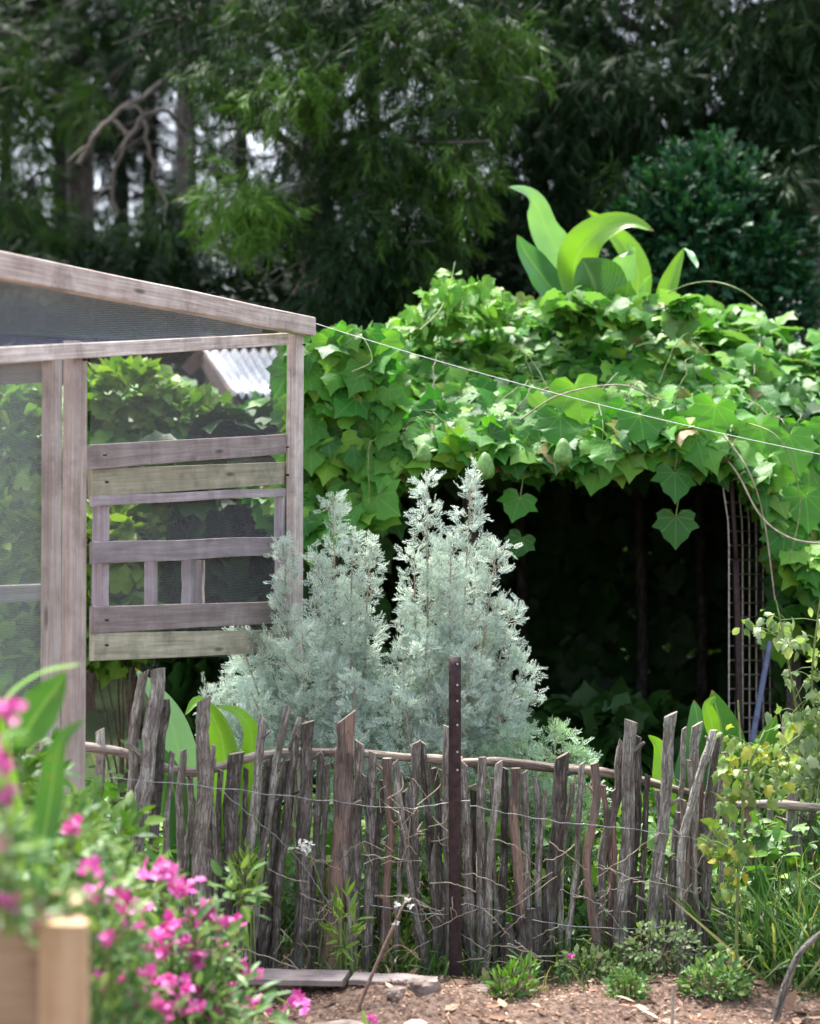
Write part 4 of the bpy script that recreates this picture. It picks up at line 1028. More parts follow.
# ------------------------------------------------------------------ trees
def tree(name, label, x, y, height, tr, clusters, mat, tpls, size, hang=.8, group=None, lean=(0, 0), limb_r=.05, trunk_top=None, cat='tree', trunkmat='trunk', flat=1.0, per_limb=True):
    root = thing(name, label, cat, (x, y, 0), group)
    mb = MB()
    tt = trunk_top or height*.85
    tp = spline([(x, y, -.2), (x + lean[0]*.4 + random.uniform(-.1, .1), y + lean[1]*.4, tt*.4), (x + lean[0]*.8, y + lean[1]*.8, tt*.75), (x + lean[0], y + lean[1], tt)], 30)
    mb.tube(tp, list(np.linspace(tr, tr*.25, 30)), 14, 0, rough=.12, rfreq=.5)
    lb = mb; cr = MB()
    for (c, r, n_, ti) in clusters:
        c = np.array(c, float); r = np.array(r, float)
        if per_limb:
            zb = max(tt*.25, min(c[2] - .3*abs(c[0]-x) - .4, tt*.98)); k = min(int((zb/tt)*29), 28); s0 = tp[k]
            cv = Vector(c); mid = s0.lerp(cv, .55) + Vector((0, 0, .25))
            q = spline([s0, mid, cv], 14); rr = min(tr*.5, limb_r)
            lb.tube(q, list(np.linspace(rr, rr*.25, 14)), 7, 0, rough=.1)
            for _ in range(3):
                e = cv + Vector(nrm(3)*r*.6); lb.tube(spline([q[8], q[11].lerp(e, .5), e], 8), list(np.linspace(rr*.35, rr*.12, 8)), 5, 0)
        d = unit(nrm(n_, 3)); rad = rng.uniform(0, 1, n_)**.5
        # clumpy
        cc = unit(nrm(7, 3)); boost = np.max(d @ cc.T, axis=1)
        p = c + d*rad[:, None]*r*(.72 + .4*boost[:, None])
        out = d*[1, 1, .3]
        dd = unit(out*(1-hang) + np.array([0, 0, -hang]) + nrm(n_, 3)*.5)
        nn = unit(nrm(n_, 3)*.7 + [0, -.4, .8])
        tv = np.clip(ti + nrm(n_)*.12, 0, 1) if ti > 0 else np.clip(nrm(n_)*.03, 0, 1)
        scatter_mix(cr, tpls, p, dd, nn, size*rng.uniform(.65, 1.25, n_), 0, tv)
    lb.build('trunk', [M[trunkmat]], root)
    cr.build('crown', [M[mat]], root)
    return root
def cpx(u, v, Y, ru, rv, n_, ti=0, ry=None):
    return (P(u, v, Y), (ru*Y/F, (ry or (ru + rv)/2*Y/F), rv*Y/F), n_, ti)
def fill(x, y, z0, z1, rx, ry, k, n_, rc, ti=0):
    out = []
    for _ in range(k):
        a = random.uniform(0, 6.28); q = math.sqrt(random.random()); z = random.uniform(z0, z1)
        s_ = math.sin(math.pi*min(max((z - z0)/(z1 - z0), .12), .9))**.5
        out.append(((x + math.cos(a)*q*rx*s_, y + math.sin(a)*q*ry*s_, z), (rc*random.uniform(.7, 1.2), rc*random.uniform(.7, 1.2), rc*random.uniform(.6, 1)), n_, ti))
    return out
# the near drooping wattle, centre left
cx = P(330, 150, 13.5)[0]
cls = [cpx(*a) for a in (  # last value: crown highlights put into the leaf colour as new-growth tint
    (300, 95, 12.6, 60, 34, 190, .35), (232, 80, 12.8, 50, 30, 130, .12), (360, 70, 12.8, 70, 45, 240, .12), (430, 40, 12.9, 70, 50, 240, .15), (500, 45, 12.9, 50, 45, 150, .22),
    (470, 110, 12.7, 55, 50, 200, .10), (400, 150, 12.7, 70, 55, 260, .05), (455, 175, 12.6, 40, 45, 150, .28), (330, 150, 13.2, 60, 45, 190, .02), (245, 205, 12.6, 48, 40, 220, .45),
    (400, 225, 12.7, 60, 50, 240, .06), (350, 250, 12.6, 45, 45, 170, 0), (430, 265, 12.7, 35, 40, 140, .08), (330, 300, 12.8, 50, 30, 110, 0), (300, 215, 13.2, 50, 40, 120, 0),
    (270, 20, 13, 60, 40, 180, .1), (350, 10, 13.2, 70, 40, 200, 0), (440, -30, 13.1, 80, 50, 200, 0), (320, -60, 13.3, 90, 50, 220, 0), (220, 150, 13.6, 40, 30, 60, .1), (375, 300, 12.8, 30, 25, 70, 0))]
cls += fill(cx, 14.4, 6.0, 8.4, 2.2, 1.5, 12, 190, .7)
cls = [(c, r_, int(n_*1.5), t_) for c, r_, n_, t_ in cls]
tree('wattle_tree', 'large drooping narrow-leaved tree with yellow-green tips above the timber corner', cx - .2, 14.2, 8.6, .16, cls, 'wattle', T_NAR, .24, .72)
# right drooping greyer tree(s)
cx2 = P(690, 100, 15.5)[0]
cls = [cpx(*a) for a in (
    (600, 90, 14.6, 70, 50, 190, 0), (540, 140, 14.8, 60, 60, 170, 0), (660, 110, 15, 60, 60, 150, 0), (740, 60, 14.8, 80, 55, 240, 0), (790, 110, 14.6, 60, 70, 220, 0),
    (560, 210, 15, 60, 50, 180, 0), (500, 200, 15.2, 45, 45, 120, 0), (740, 140, 15.2, 60, 40, 150, 0), (620, 150, 15.4, 60, 40, 130, .12), (520, 30, 15.4, 60, 40, 120, 0),
    (820, 30, 14.6, 70, 60, 220, .05), (700, 10, 15.2, 60, 40, 120, .05), (790, 190, 15.4, 45, 50, 130, 0), (600, 20, 15.6, 50, 30, 50, 0), (480, 270, 15, 50, 40, 130, 0), (626, 176, 13.1, 24, 16, 24, 0), (790, 180, 13.1, 22, 30, 30, 0))]
cls += fill(cx2, 16.4, 6.4, 9.5, 2.8, 1.5, 13, 170, .75)
tree('wattle_tree', 'dark green weeping tree with straight trunk at the upper right', cx2, 16.2, 9.6, .15, [(c, r_, int(n_*2.0), t_) for c, r_, n_, t_ in cls], 'wattlegrey', T_NARL, .27, .8)
x_ = P(566, 100, 17)[0]
tree('gum_tree', 'slender dark trunk tree rising above the pale paddle leaves', x_, 17.5, 12, .12, fill(x_, 17.6, 5.5, 12, 1.8, 1.4, 12, 130, .8) + [cpx(*a) for a in ((540, 60, 17.5, 60, 40, 110), (590, 140, 17.5, 60, 50, 120), (640, 60, 17.5, 45, 50, 70))], 'wattlegrey', T_NARL, .30, .8)
x_ = P(812, 200, 15)[0]
tree('gum_tree', 'dark trunk tree at the far right edge beside the glossy shrub', x_, 15, 11, .13, fill(x_ + .8, 15.5, 5.4, 11, 1.8, 1.4, 12, 240, .8), 'wattlegrey', T_NARL, .30, .8)
# left group, further off
x_ = P(76, 150, 21)[0]
tree('gum_tree', 'grey trunked tree behind the left end of the timber run', x_, 21, 15, .24,
     [cpx(*a) for a in ((20, 90, 20, 55, 60, 200, .12), (110, 30, 20.5, 60, 40, 150), (10, 200, 20, 50, 60, 190, .15), (90, 245, 20, 60, 40, 170, .05), (150, 10, 20.5, 60, 40, 120, 0), (-40, 40, 20, 60, 70, 180, .1), (60, 30, 21, 60, 35, 110, .05))]
     + fill(x_, 21, 8.6, 15, 3, 2, 12, 150, 1.1), 'wattle', T_NAR, .5, .6)
x_ = P(185, 130, 19)[0]
tree('gum_tree', 'thin dark tree with bare pale branches left of the drooping tree', x_, 19, 14, .16,
     [cpx(*a) for a in ((170, 230, 18.6, 40, 40, 120, .12), (130, 260, 19, 60, 40, 150, .06), (215, 60, 19, 50, 40, 90, 0), (150, 45, 19.4, 40, 30, 40, 0), (100, 90, 19.5, 30, 30, 30, .2))]
     + fill(x_, 19.3, 8, 14, 2.2, 1.6, 10, 150, 1.0), 'wattle', T_NAR, .48, .6)
bt_root = COL.objects['gum_tree.003'] if 'gum_tree.003' in COL.objects else None
def barebranch(pts, r0, r1):
    mb = MB(); q = spline([P(*p) for p in pts], 34); sd = random.random()*50
    for i, p in enumerate(q): p.x += .05*noise.noise(Vector((i*.22, sd, 0))); p.z += .05*noise.noise(Vector((i*.22, sd, 7)))
    mb.tube(q, list(np.linspace(r0*.75, r1*.62, 34)), 8, 0, rough=.2)
    for k in (8, 14, 21, 27):
        e = q[k] + Vector((random.uniform(-.3, .3), random.uniform(-.2, .2), random.uniform(-.35, .25))); m_ = q[k].lerp(e, .5) + Vector((.04, 0, .06))
        mb.tube(spline([q[k], m_, e], 10), list(np.linspace(r1*.35, .004, 10)), 5, 0); mb.build('bare_branch', [M['twig']], bt_root)
for pts, r0, r1 in (([(185, 60, 17.6), (150, 92, 17.4), (112, 118, 17.2), (92, 140, 17.0), (80, 166, 17)], .035, .045),
                    ([(186, 130, 17.8), (165, 112, 17.4), (142, 118, 17.2), (125, 145, 17), (112, 185, 17), (118, 215, 17)], .03, .035),
                    ([(142, 118, 17.2), (150, 150, 17.2), (156, 180, 17.3), (170, 205, 17.3)], .03, .02),
                    ([(112, 118, 17.2), (124, 132, 17.1), (132, 142, 17.1)], .03, .02),
                    ([(186, 128, 17.8), (178, 118, 17.6), (186, 150, 17.5), (186, 190, 17.5)], .022, .014),
                    ([(308, 252, 13), (303, 275, 12.9), (298, 298, 12.8)], .02, .022), ([(228, 105, 13), (232, 135, 13), (240, 158, 13)], .013, .008), ([(266, 120, 13), (276, 140, 13), (286, 150, 13)], .012, .007)):
    barebranch(pts, r0, r1)
# back rows closing the wood
k = 0
labs = ['dark tree deep in the wood at the far left edge', 'dark tree deep in the wood behind the grey trunk', 'dark tree deep in the wood behind the yellow-green tips', 'dark tree deep in the wood behind the drooping tree',
        'dark tree deep in the wood between the two weeping trees', 'dark tree deep in the wood behind the slender trunk', 'dark tree deep in the wood above the glossy shrub', 'dark tree deep in the wood at the far right edge']
for i, u in enumerate((-40, 60, 150, 320, 440, 575, 700, 830)):
    Y = 25 + (i % 3)*1.6; x_ = P(u, 300, Y)[0]
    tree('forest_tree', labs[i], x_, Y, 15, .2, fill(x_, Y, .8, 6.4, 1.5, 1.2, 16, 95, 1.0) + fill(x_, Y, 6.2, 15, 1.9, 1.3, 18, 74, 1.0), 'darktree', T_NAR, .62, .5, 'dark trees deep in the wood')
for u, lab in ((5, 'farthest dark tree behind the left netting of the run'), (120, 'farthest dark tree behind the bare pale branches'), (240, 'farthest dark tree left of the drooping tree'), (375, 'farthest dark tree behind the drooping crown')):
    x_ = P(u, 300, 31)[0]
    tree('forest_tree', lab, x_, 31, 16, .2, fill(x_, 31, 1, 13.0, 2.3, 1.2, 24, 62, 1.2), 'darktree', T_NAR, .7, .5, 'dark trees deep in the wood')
# undergrowth shrubs in front of the far wood
def leafy(name, label, base, clusters, mat, tpls, size, cat='shrub', group=None, up=.3, stems=8, stemmat='redstem', tintv=None, droop=.0):
    root = thing(name, label, cat, base, group); mb = MB(); st = MB()
    for (c, r, n_, ti) in clusters:
        c = np.array(c); r = np.array(r)
        d = unit(nrm(n_, 3)); rad = rng.uniform(.25, 1, n_)**.6; cc = unit(nrm(9, 3)); boost = np.max(d @ cc.T, axis=1)
        p = c + d*rad[:, None]*r*(.7 + .42*boost[:, None])
        p[:, 2] = np.maximum(p[:, 2], .03)
        dd = unit(d + nrm(n_, 3)*.5 + [0, 0, up - droop]); nn = unit(nrm(n_, 3)*.45 + [0, -.25, 1] + d*.3)
        scatter_mix(mb, tpls, p, dd, nn, size*rng.uniform(.6, 1.2, n_), 0, np.clip(ti + nrm(n_)*.15, 0, 1))
        for _ in range(stems):
            e = c + unit(nrm(3))*r*random.uniform(.5, .95); b_ = np.array(base) + np.array([random.uniform(-.05, .05), random.uniform(-.05, .05), -.03])
            m_ = b_*.4 + e*.6 + [0, 0, .1*abs(e[2]-b_[2])]
            st.tube(spline([b_, m_, e], 12), list(np.linspace(.012*max(.3, size*6), .003, 12)), 5, 0)
    mb.build('foliage', [M[mat]], root)
    if stems: st.build('stems', [M[stemmat]], root)
    return root
leafy('glossy_shrub', 'round dark green glossy shrub behind the vine at right', (P(715, 600, 13.3)[0], 13.3, 0),
      [cpx(*a) for a in ((698, 185, 13.2, 34, 26, 330), (672, 205, 13.0, 34, 30, 330), (640, 232, 13, 30, 26, 260), (730, 200, 13.1, 36, 28, 330), (765, 222, 13.2, 34, 26, 260), (700, 240, 12.9, 50, 36, 560),
        (755, 265, 13, 45, 36, 420), (792, 262, 13.3, 24, 34, 150), (650, 280, 13.1, 44, 34, 420), (715, 290, 12.9, 60, 36, 560), (620, 262, 13.3, 18, 26, 70), (782, 300, 13.1, 34, 34, 300), (718, 160, 13.3, 18, 16, 60),
        (676, 165, 13.3, 16, 16, 50), (748, 176, 13.4, 20, 14, 60), (655, 188, 13.2, 14, 14, 50), (800, 235, 13.4, 14, 18, 40), (715, 390, 13.3, 95, 80, 900))],
      'glossy', T_OV, .17, stems=6)
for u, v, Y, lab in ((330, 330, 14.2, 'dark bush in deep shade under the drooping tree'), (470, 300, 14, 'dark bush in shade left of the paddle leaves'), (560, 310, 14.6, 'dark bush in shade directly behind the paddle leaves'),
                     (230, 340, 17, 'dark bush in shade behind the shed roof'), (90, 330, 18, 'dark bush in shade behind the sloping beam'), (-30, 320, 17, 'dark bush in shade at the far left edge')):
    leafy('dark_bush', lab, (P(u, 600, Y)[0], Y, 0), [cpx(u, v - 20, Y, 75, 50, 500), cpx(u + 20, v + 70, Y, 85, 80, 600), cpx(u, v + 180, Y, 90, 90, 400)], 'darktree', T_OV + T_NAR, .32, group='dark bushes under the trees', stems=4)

# mid-ground shrubs seen through and beside the run
for i, (a, lab) in enumerate((
    ([(15, 440, 9.2, 45, 50, 500, .1), (20, 540, 9.1, 50, 60, 600, .45), (10, 650, 9.0, 60, 60, 600, .3)], 'bright leafy shrub seen through the netting at the left edge'),
    ([(130, 395, 9.6, 50, 30, 350, .35), (190, 420, 9.6, 50, 25, 300, .2), (130, 440, 9.8, 60, 30, 300, .1)], 'leafy shrub seen through the wire above the grey boards'),
    ([(130, 540, 9.2, 42, 50, 520, .5), (110, 620, 9.1, 50, 50, 500, .25)], 'yellow-green shrub behind the gap between the boards'),
    ([(225, 520, 9.8, 60, 55, 500, 0), (220, 640, 9.6, 70, 60, 500, 0)], 'darker green shrub behind the boards near the corner post'))):
    leafy('leafy_shrub', lab, (P(a[0][0], 700, a[0][2])[0], a[0][2], 0), [cpx(*q) for q in a], 'shrub' if i < 3 else 'glossy', [tpl_oval(.6), T_VINE[0]], .095, group='shrubs behind the timber run', stems=5)

leafy('leafy_shrub', 'bright shrub glimpsed through the back of the arbor beside the mesh', (P(680, 700, 13.0)[0], 13.0, 0), [cpx(680, 560, 13.1, 60, 70, 600, .5), cpx(660, 660, 13.1, 70, 60, 500, .3)], 'shrub', [tpl_oval(.6)], .10, stems=5)
# broad leaved plants behind the left end of the fence
def strap(name, label, base, leaves, mats, Y):
    root = thing(name, label, 'plant', base)
    for (pts, w, mi, nh) in leaves:
        mb = MB(); bigleaf(mb, [P(*p) for p in pts], w*Y/F, nh, .25); mb.build('leaf', [M[mats[mi]]], root)
    return root
strap('broad_leaf_plant', 'plant with long broad green leaves just behind the left pickets', (P(215, 900, 6.9)[0], 6.9, 0), [
    ([(205, 960, 6.9), (185, 800, 6.9), (170, 720, 6.9), (135, 668, 6.9)], 44, 1, (.3, -1, .5)),
    ([(215, 960, 6.9), (225, 820, 6.9), (222, 740, 6.9), (200, 702, 6.85), (185, 715, 6.8)], 36, 0, (0, -1, .5)),
    ([(222, 960, 6.9), (236, 820, 6.9), (252, 745, 6.85), (240, 714, 6.8), (216, 706, 6.75)], 30, 0, (.3, -1, .4)),
    ([(228, 960, 6.9), (190, 840, 6.85), (160, 760, 6.8), (120, 740, 6.8)], 40, 2, (-.2, -1, .6)),
    ([(215, 980, 6.9), (240, 880, 6.9), (255, 800, 6.9), (275, 770, 6.9)], 34, 2, (.2, -1, .5))], ['canna', 'cannapale', 'cannadark'], 6.9)
strap('broad_leaf_plant', 'big dark arrow leaves with a yellow patch behind the tallest right pickets', (P(710, 860, 7.9)[0], 7.9, 0), [
    ([(710, 860, 7.9), (715, 800, 7.9), (722, 740, 7.85), (712, 690, 7.8)], 56, 0, (-.1, -1, .3)),
    ([(720, 860, 7.9), (735, 800, 7.9), (758, 755, 7.9), (776, 715, 7.8)], 44, 0, (.3, -1, .2)),
    ([(700, 860, 7.9), (695, 800, 7.9), (700, 740, 7.9), (694, 700, 7.85)], 44, 1, (-.3, -1, .2)),
    ([(716, 745, 7.7), (712, 725, 7.68), (708, 706, 7.66), (716, 696, 7.65)], 14, 2, (-.1, -1, .4)),
    ([(670, 840, 7.7), (664, 790, 7.7), (660, 750, 7.7), (648, 735, 7.65)], 22, 3, (0, -1, .4))], ['cannadark', 'cannablue', 'canna', 'canna'], 7.8)
# foliage on the arbor floor, shade put into its leaf colour
leafy('shade_plant', 'leafy plant on the arbor floor coloured dark for the deep shade', (P(600, 800, 9.6)[0], 9.6, 0), [cpx(600, 735, 9.6, 80, 34, 200), cpx(680, 760, 9.5, 50, 40, 130), cpx(560, 770, 9.5, 60, 40, 130)], 'vinedark', [T_VINE[0], T_VINE[2]], .15, stems=4)

# ------------------------------------------------------------------ right-hand climber
def climber(label, base, paths, nper, size, mat, spread, name='climbing_plant', stem_r=.008):
    root = thing(name, label, 'climber', base); mb = MB(); st = MB()
    for pts in paths:
        q = spline([P(*p) for p in pts], 26); st.tube(q, list(np.linspace(stem_r, stem_r*.45, 26)), 6, 0)
        for _ in range(nper):
            t = random.random(); p = np.array(q[int(t*25)]); off = nrm(3)*spread*[1, .7, .8]
            e = p + off
            st.tube([p, (p+e)/2 + np.array([0, 0, .012]), e], .0018, 4, 0)
            k = 5
            scatter_mix(mb, T_MAP, np.repeat(e[None], k, 0) + nrm(k, 3)*.02, unit(nrm(k, 3)*.6 + [0, -.25, -.6]), unit(nrm(k, 3)*.5 + [0, -.7, .7]), size*rng.uniform(.4, 1.1, k))
    mb.build('foliage', [M[mat]], root); st.build('stems', [M['stem']], root)
    return root
climber('thin upright climber with lobed yellow-green leaves in front of the right pickets', (P(737, 965, 6.35)[0], 6.35, gz(P(737, 965, 6.35)[0], 6.35)), [
    [(736, 985, 6.35), (738, 880, 6.35), (743, 800, 6.35), (738, 700, 6.4)], [(743, 800, 6.35), (770, 760, 6.4), (800, 735, 6.4)], [(740, 860, 6.35), (712, 845, 6.3), (700, 838, 6.3)],
    [(742, 800, 6.35), (752, 760, 6.35), (765, 730, 6.4)]], 11, .058, 'maple', .05)
climber('pale leafy climber spilling down at the right edge below the vine', (P(812, 860, 7.6)[0], 7.6, 0), [
    [(802, 900, 7.6), (802, 760, 7.6), (788, 660, 7.5), (776, 600, 7.5)], [(807, 900, 7.6), (818, 760, 7.6), (812, 680, 7.5), (820, 600, 7.5)], [(812, 800, 7.6), (842, 700, 7.6), (852, 620, 7.6)],
    [(815, 860, 7.6), (822, 760, 7.5), (826, 690, 7.5)]], 30, .062, 'mapledull', .085)
# dark arching branch at the bottom right corner
mb = MB(); mb.tube(spline([P(u, v, 5.9) for u, v in ((775, 1020), (786, 985), (796, 960), (812, 940), (850, 915))], 20), list(np.linspace(.016, .009, 20)), 8, 0, rough=.2)
tag(mb.build('branch', [M['barkdark']], origin=P(775, 1020, 5.9)), 'dark curved branch stuck in the ground at the bottom right corner', 'branch')
mb = MB(); mb.tube([P(671, 1060, 5.8), P(673, 1000, 5.8), P(674, 985, 5.8)], .006, 8, 0)
tag(mb.build('stake', [M['drystem']], origin=P(672, 1050, 5.8)), 'thin pale garden stake in the mulch right of the round shrublet', 'stake')

# ------------------------------------------------------------------ grass, weeds, mulch
def blades(mb, n, xr, yr, h, lean=.35, zoff=0):
    x = rng.uniform(*xr, n); y = rng.uniform(*yr, n)
    cl_ = np.array([noise.noise(Vector((a*2.2, b*2.2, 9))) for a, b in zip(x, y)])
    k = cl_ > -.12 + rng.uniform(-.2, .2, n); x = x[k]; y = y[k]; n = len(x)
    z = np.array([gz(a, b) for a, b in zip(x, y)]) - .01
    pos = np.stack([x, y, z], 1)
    dd = unit(nrm(n, 3)*[lean, lean, 0] + [0, 0, 1]); nn = unit(-nrm(n, 3)*[1, 1, 0] + [0, 0, .15])
    L = h*rng.uniform(.5, 1.2, n)
    scatter_mix(mb, T_BL, pos, dd, nn, np.stack([L**.35*.55, L, L], 1), 0)
mb = MB()
blades(mb, 3800, (-2.4, .9), (6.75, 8.6), .38)
blades(mb, 5200, (.55, 3.2), (6.8, 8.8), .62)
blades(mb, 1400, (1.05, 2.4), (6.35, 6.9), .5, .5)
blades(mb, 1500, (-1.9, 1.3), (6.5, 6.75), .22, .5)
blades(mb, 200, (-1.2, 1.7), (6.2, 6.5), .14, .6)
blades(mb, 1500, (-6, 6), (9, 13), .4)
tag(mb.build('grass', [M['grass']]), 'long loose green grass growing through and behind the stick fence', 'grass', kind='stuff')
mb = MB(); n = 6500
x = rng.uniform(-2.6, 2.8, n); y = rng.uniform(6.75, 8.9, n); h = rng.uniform(.02, .50, n)*np.clip(1.1 - .0*x, .3, 1.1)
pos = np.stack([x, y, h], 1)
scatter_mix(mb, [T_OVAL, T_VINE[1], tpl_oval(.35)], pos, unit(nrm(n, 3)*[1, 1, .5] + [0, 0, .3]), unit(nrm(n, 3)*.5 + [0, -.3, 1]), rng.uniform(.04, .10, n), 0, np.clip(nrm(n)*.25, 0, .8))
tag(mb.build('weeds', [M['shrub']]), 'low leafy weeds covering the soil behind the stick fence', 'weeds', kind='stuff')
# mulch
mb = MB(); n = 42000
x = rng.uniform(-1.7, 2.0, n); y = rng.uniform(5.0, 6.75, n)
z = np.array([gz(a, b) for a, b in zip(x, y)]) + rng.uniform(0, .016, n)
d = nrm(n, 3)*[1, 1, .22]
scatter_mix(mb, [tpl_narrow(.16, .1, .1), tpl_narrow(.4, .05, .0), tpl_narrow(.05, .15, .25)], np.stack([x, y, z], 1), unit(d), unit(nrm(n, 3)*.4 + [0, 0, 1]), np.where(rng.uniform(size=n) < .04, rng.uniform(.05, .10, n), rng.uniform(.006, .024, n)))
tag(mb.build('mulch', [M['straw']]), 'reddish-brown straw and bark mulch over the soil in front of the fence', 'mulch', kind='stuff')
# dead stalks and dry grass tangled in the pickets
mb = MB()
for k in range(90):
    u = random.uniform(240, 760); v = random.uniform(860, 965); Y = fY(u) - .12
    p = P(u, v, Y); a = random.uniform(-1, 1); L = random.uniform(.08, .30)
    e = p + np.array([a*L, random.uniform(-.1, .05), L*random.uniform(-.5, .6)]); m_ = (p+e)/2 + np.array([0, -.03, .012]) + nrm(3)*.012
    q = spline([p, m_, e], 14)
    for i, w_ in enumerate(q): w_ += Vector((noise.noise(Vector((i*.5, k, 0))), 0, noise.noise(Vector((i*.5, k, 6)))))*.010
    mb.tube(q, random.choice([.0012, .0016, .0022]), 4, 0)
for k in range(26):
    u = random.uniform(380, 450); v = random.uniform(770, 870); p = P(u, v, fY(u) - .08); e = P(u + random.uniform(-25, 25), v + random.uniform(-30, 30), fY(u) - .1); m_ = (p+e)/2 + nrm(3)*.03
    mb.tube(spline([p, m_, e], 10), .0018, 4, 0)
tag(mb.build('dry_stalks', [M['drystem']]), 'tangle of thin dead stalks caught among the pickets', 'dry stalks', kind='stuff')
# plank, stone slab, chunks
def rock(label, u, v, Y, sx, sy, sz, rot=0, mat='rock'):
    bm = bmesh.new(); bmesh.ops.create_icosphere(bm, subdivisions=4, radius=1)
    sd = random.random()*40
    for q in bm.verts:
        c = q.co.copy(); d = 1 + .28*noise.noise(c*1.3 + Vector((sd, 0, 0))) + .10*noise.noise(c*4 + Vector((0, sd, 0))) + .04*noise.noise(c*11)
        c = c*d; c.z = max(min(c.z, .55 + .1*noise.noise(c*3)), -.6)
        q.co = Vector((c.x*sx, c.y*sy, c.z*sz))
    me = bpy.data.meshes.new('stone'); bm.to_mesh(me); bm.free(); me.materials.append(M[mat])
    o = bpy.data.objects.new('stone', me); COL.objects.link(o); p = P(u, v, Y); o.location = (p[0], p[1], gz(p[0], p[1]) + sz*.15); o.rotation_euler = (0, 0, rot)
    tag(o, label, 'stone')
def plank(label, p0, p1, w, th):
    p0 = Vector(p0); p1 = Vector(p1); m_ = MB(); m_.beam(p0, p1, w, th, warp=.006, ch=.12, nseg=16)
    tag(m_.build('plank', [M['board']], origin=p0, smooth=False), label, 'plank')
plank('weathered grey plank lying flat on the soil beside the pink flowers', P(240, 977, 6.25), P(346, 978, 6.2), .16, .022)
plank('short grey board half buried in the mulch right of the flat plank', P(352, 978, 6.2), P(436, 983, 6.15), .12, .02)
rock('dark rough stone half under the mulch at the bottom below the plank', 335, 1012, 5.75, .12, .08, .05, .3)
rock('brown rough stone lying on the mulch beside the steel post', 424, 1000, 6.05, .06, .05, .045, .6)
rock('small reddish stone at the foot of the blossoming twig', 395, 1003, 6.0, .045, .03, .03, 1.1)
rock('flat pale stone in the mulch right of the steel post', 482, 1000, 6.2, .05, .04, .025, .2)
# leaning dry twig with white blossom
tw = thing('twig', 'leaning dry twig with small white blossoms rising from the mulch', 'twig', P(352, 1020, 5.9))
mb = MB(); mb.tube(spline([P(350, 1030, 5.9), P(368, 985, 5.95), P(385, 945, 6.0), P(400, 912, 6.05), P(409, 895, 6.1)], 24), list(np.linspace(.0075, .004, 24)), 7, 0, rough=.2)
mb.tube(spline([P(385, 945, 6.0), P(396, 925, 5.95), P(393, 905, 5.95)], 8), .003, 6, 0)
mb.tube(spline([P(376, 965, 6.0), P(398, 945, 5.95), P(420, 960, 5.95)], 8), .0025, 6, 0); mb.build('stem', [M['redstem']], tw)
mb = MB()
for u, v in ((408, 900), (397, 905), (396, 923), (411, 906)):
    n = 10; scatter_mix(mb, [T_OVAL], np.repeat(P(u, v, 5.98)[None], n, 0), unit(nrm(n, 3)), unit(nrm(n, 3)), np.full(n, .016))
mb.build('blossom', [M['white']], tw)
wf = thing('white_flower', 'small white flower on a thin stalk hanging at the dark pickets', 'flower', P(318, 960, 6.4))
mb = MB(); mb.tube(spline([P(318, 965, 6.4), P(324, 905, 6.38), P(316, 870, 6.36), P(306, 848, 6.35)], 16), .002, 5, 0); mb.build('stem', [M['stem']], wf)
mb = MB(); n = 34; scatter_mix(mb, [T_OVAL], np.repeat(P(305, 848, 6.34)[None], n, 0) + nrm(n, 3)*.008, unit(nrm(n, 3)), unit(nrm(n, 3)), np.full(n, .022)); mb.build('bloom', [M['white']], wf)
# little shrubs on the mulch
leafy('shrublet', 'small round dark green shrublet growing in the mulch below the tall pickets', tuple(P(627, 1008, 6.15)*[1, 1, 0]), [(P(627, 990, 6.15), (.075, .07, .07), 650, 0)], 'phlox', [T_OVAL, tpl_oval(.4)], .024, stems=30, up=.8)
leafy('weed', 'small upright bright weed in the mulch right of the steel post', tuple(P(510, 1012, 6.15)*[1, 1, 0]), [(P(506, 988, 6.15), (.07, .06, .075), 130, 0), (P(523, 978, 6.2), (.05, .05, .07), 80, .2)], 'shrub', [tpl_oval(.25), tpl_oval(.2)], .05, 'weed', stems=14, up=1.2)
leafy('weed', 'bushy dark green weed at the foot of the thin climber', tuple(P(720, 1010, 6.2)*[1, 1, 0]), [(P(715, 985, 6.25), (.13, .08, .09), 420, 0)], 'phlox', [tpl_oval(.4)], .04, 'weed', stems=16, up=.6)
leafy('weed', 'grey-leaved creeping weed under the short stump', tuple(P(590, 985, 6.45)*[1, 1, 0]), [(P(590, 965, 6.45), (.12, .05, .06), 220, 0)], 'mapledull', [tpl_oval(.6)], .026, 'weed', stems=10, up=.4)
leafy('weed', 'small round-leaved weed below the crossed right pickets', tuple(P(660, 975, 6.45)*[1, 1, 0]), [(P(660, 945, 6.45), (.16, .05, .09), 260, 0)], 'mapledull', [tpl_oval(.6)], .026, 'weed', stems=10, up=.4)
for (u, v, lab) in ((344, 930, 'fine upright green herb at the foot of the peeling picket'), (247, 880, 'bright yellow-green weed stalk behind the pink flowers')):
    leafy('herb', lab, tuple(P(u, 985, 6.35)*[1, 1, 0]), [(P(u, v, 6.35), (.05, .04, .12), 80, .5)], 'shrub', [tpl_oval(.22)], .065, 'herb', stems=8, up=1.0, stemmat='stem')
# tiny pink flower by the fence
pf = thing('pink_flower', 'single tiny pink flower between the right pickets', 'flower', P(571, 985, 6.4))
mb = MB(); mb.tube(spline([P(573, 990, 6.4), P(574, 972, 6.4), P(571, 957, 6.4)], 8), .0018, 5, 0); mb.build('stem', [M['stem']], pf)
mb = MB(); n = 9; scatter_mix(mb, [T_OVAL], np.repeat(P(571, 956, 6.39)[None], n, 0), unit(nrm(n, 3)), unit(nrm(n, 3)), np.full(n, .018)); mb.build('bloom', [M['petal']], pf)

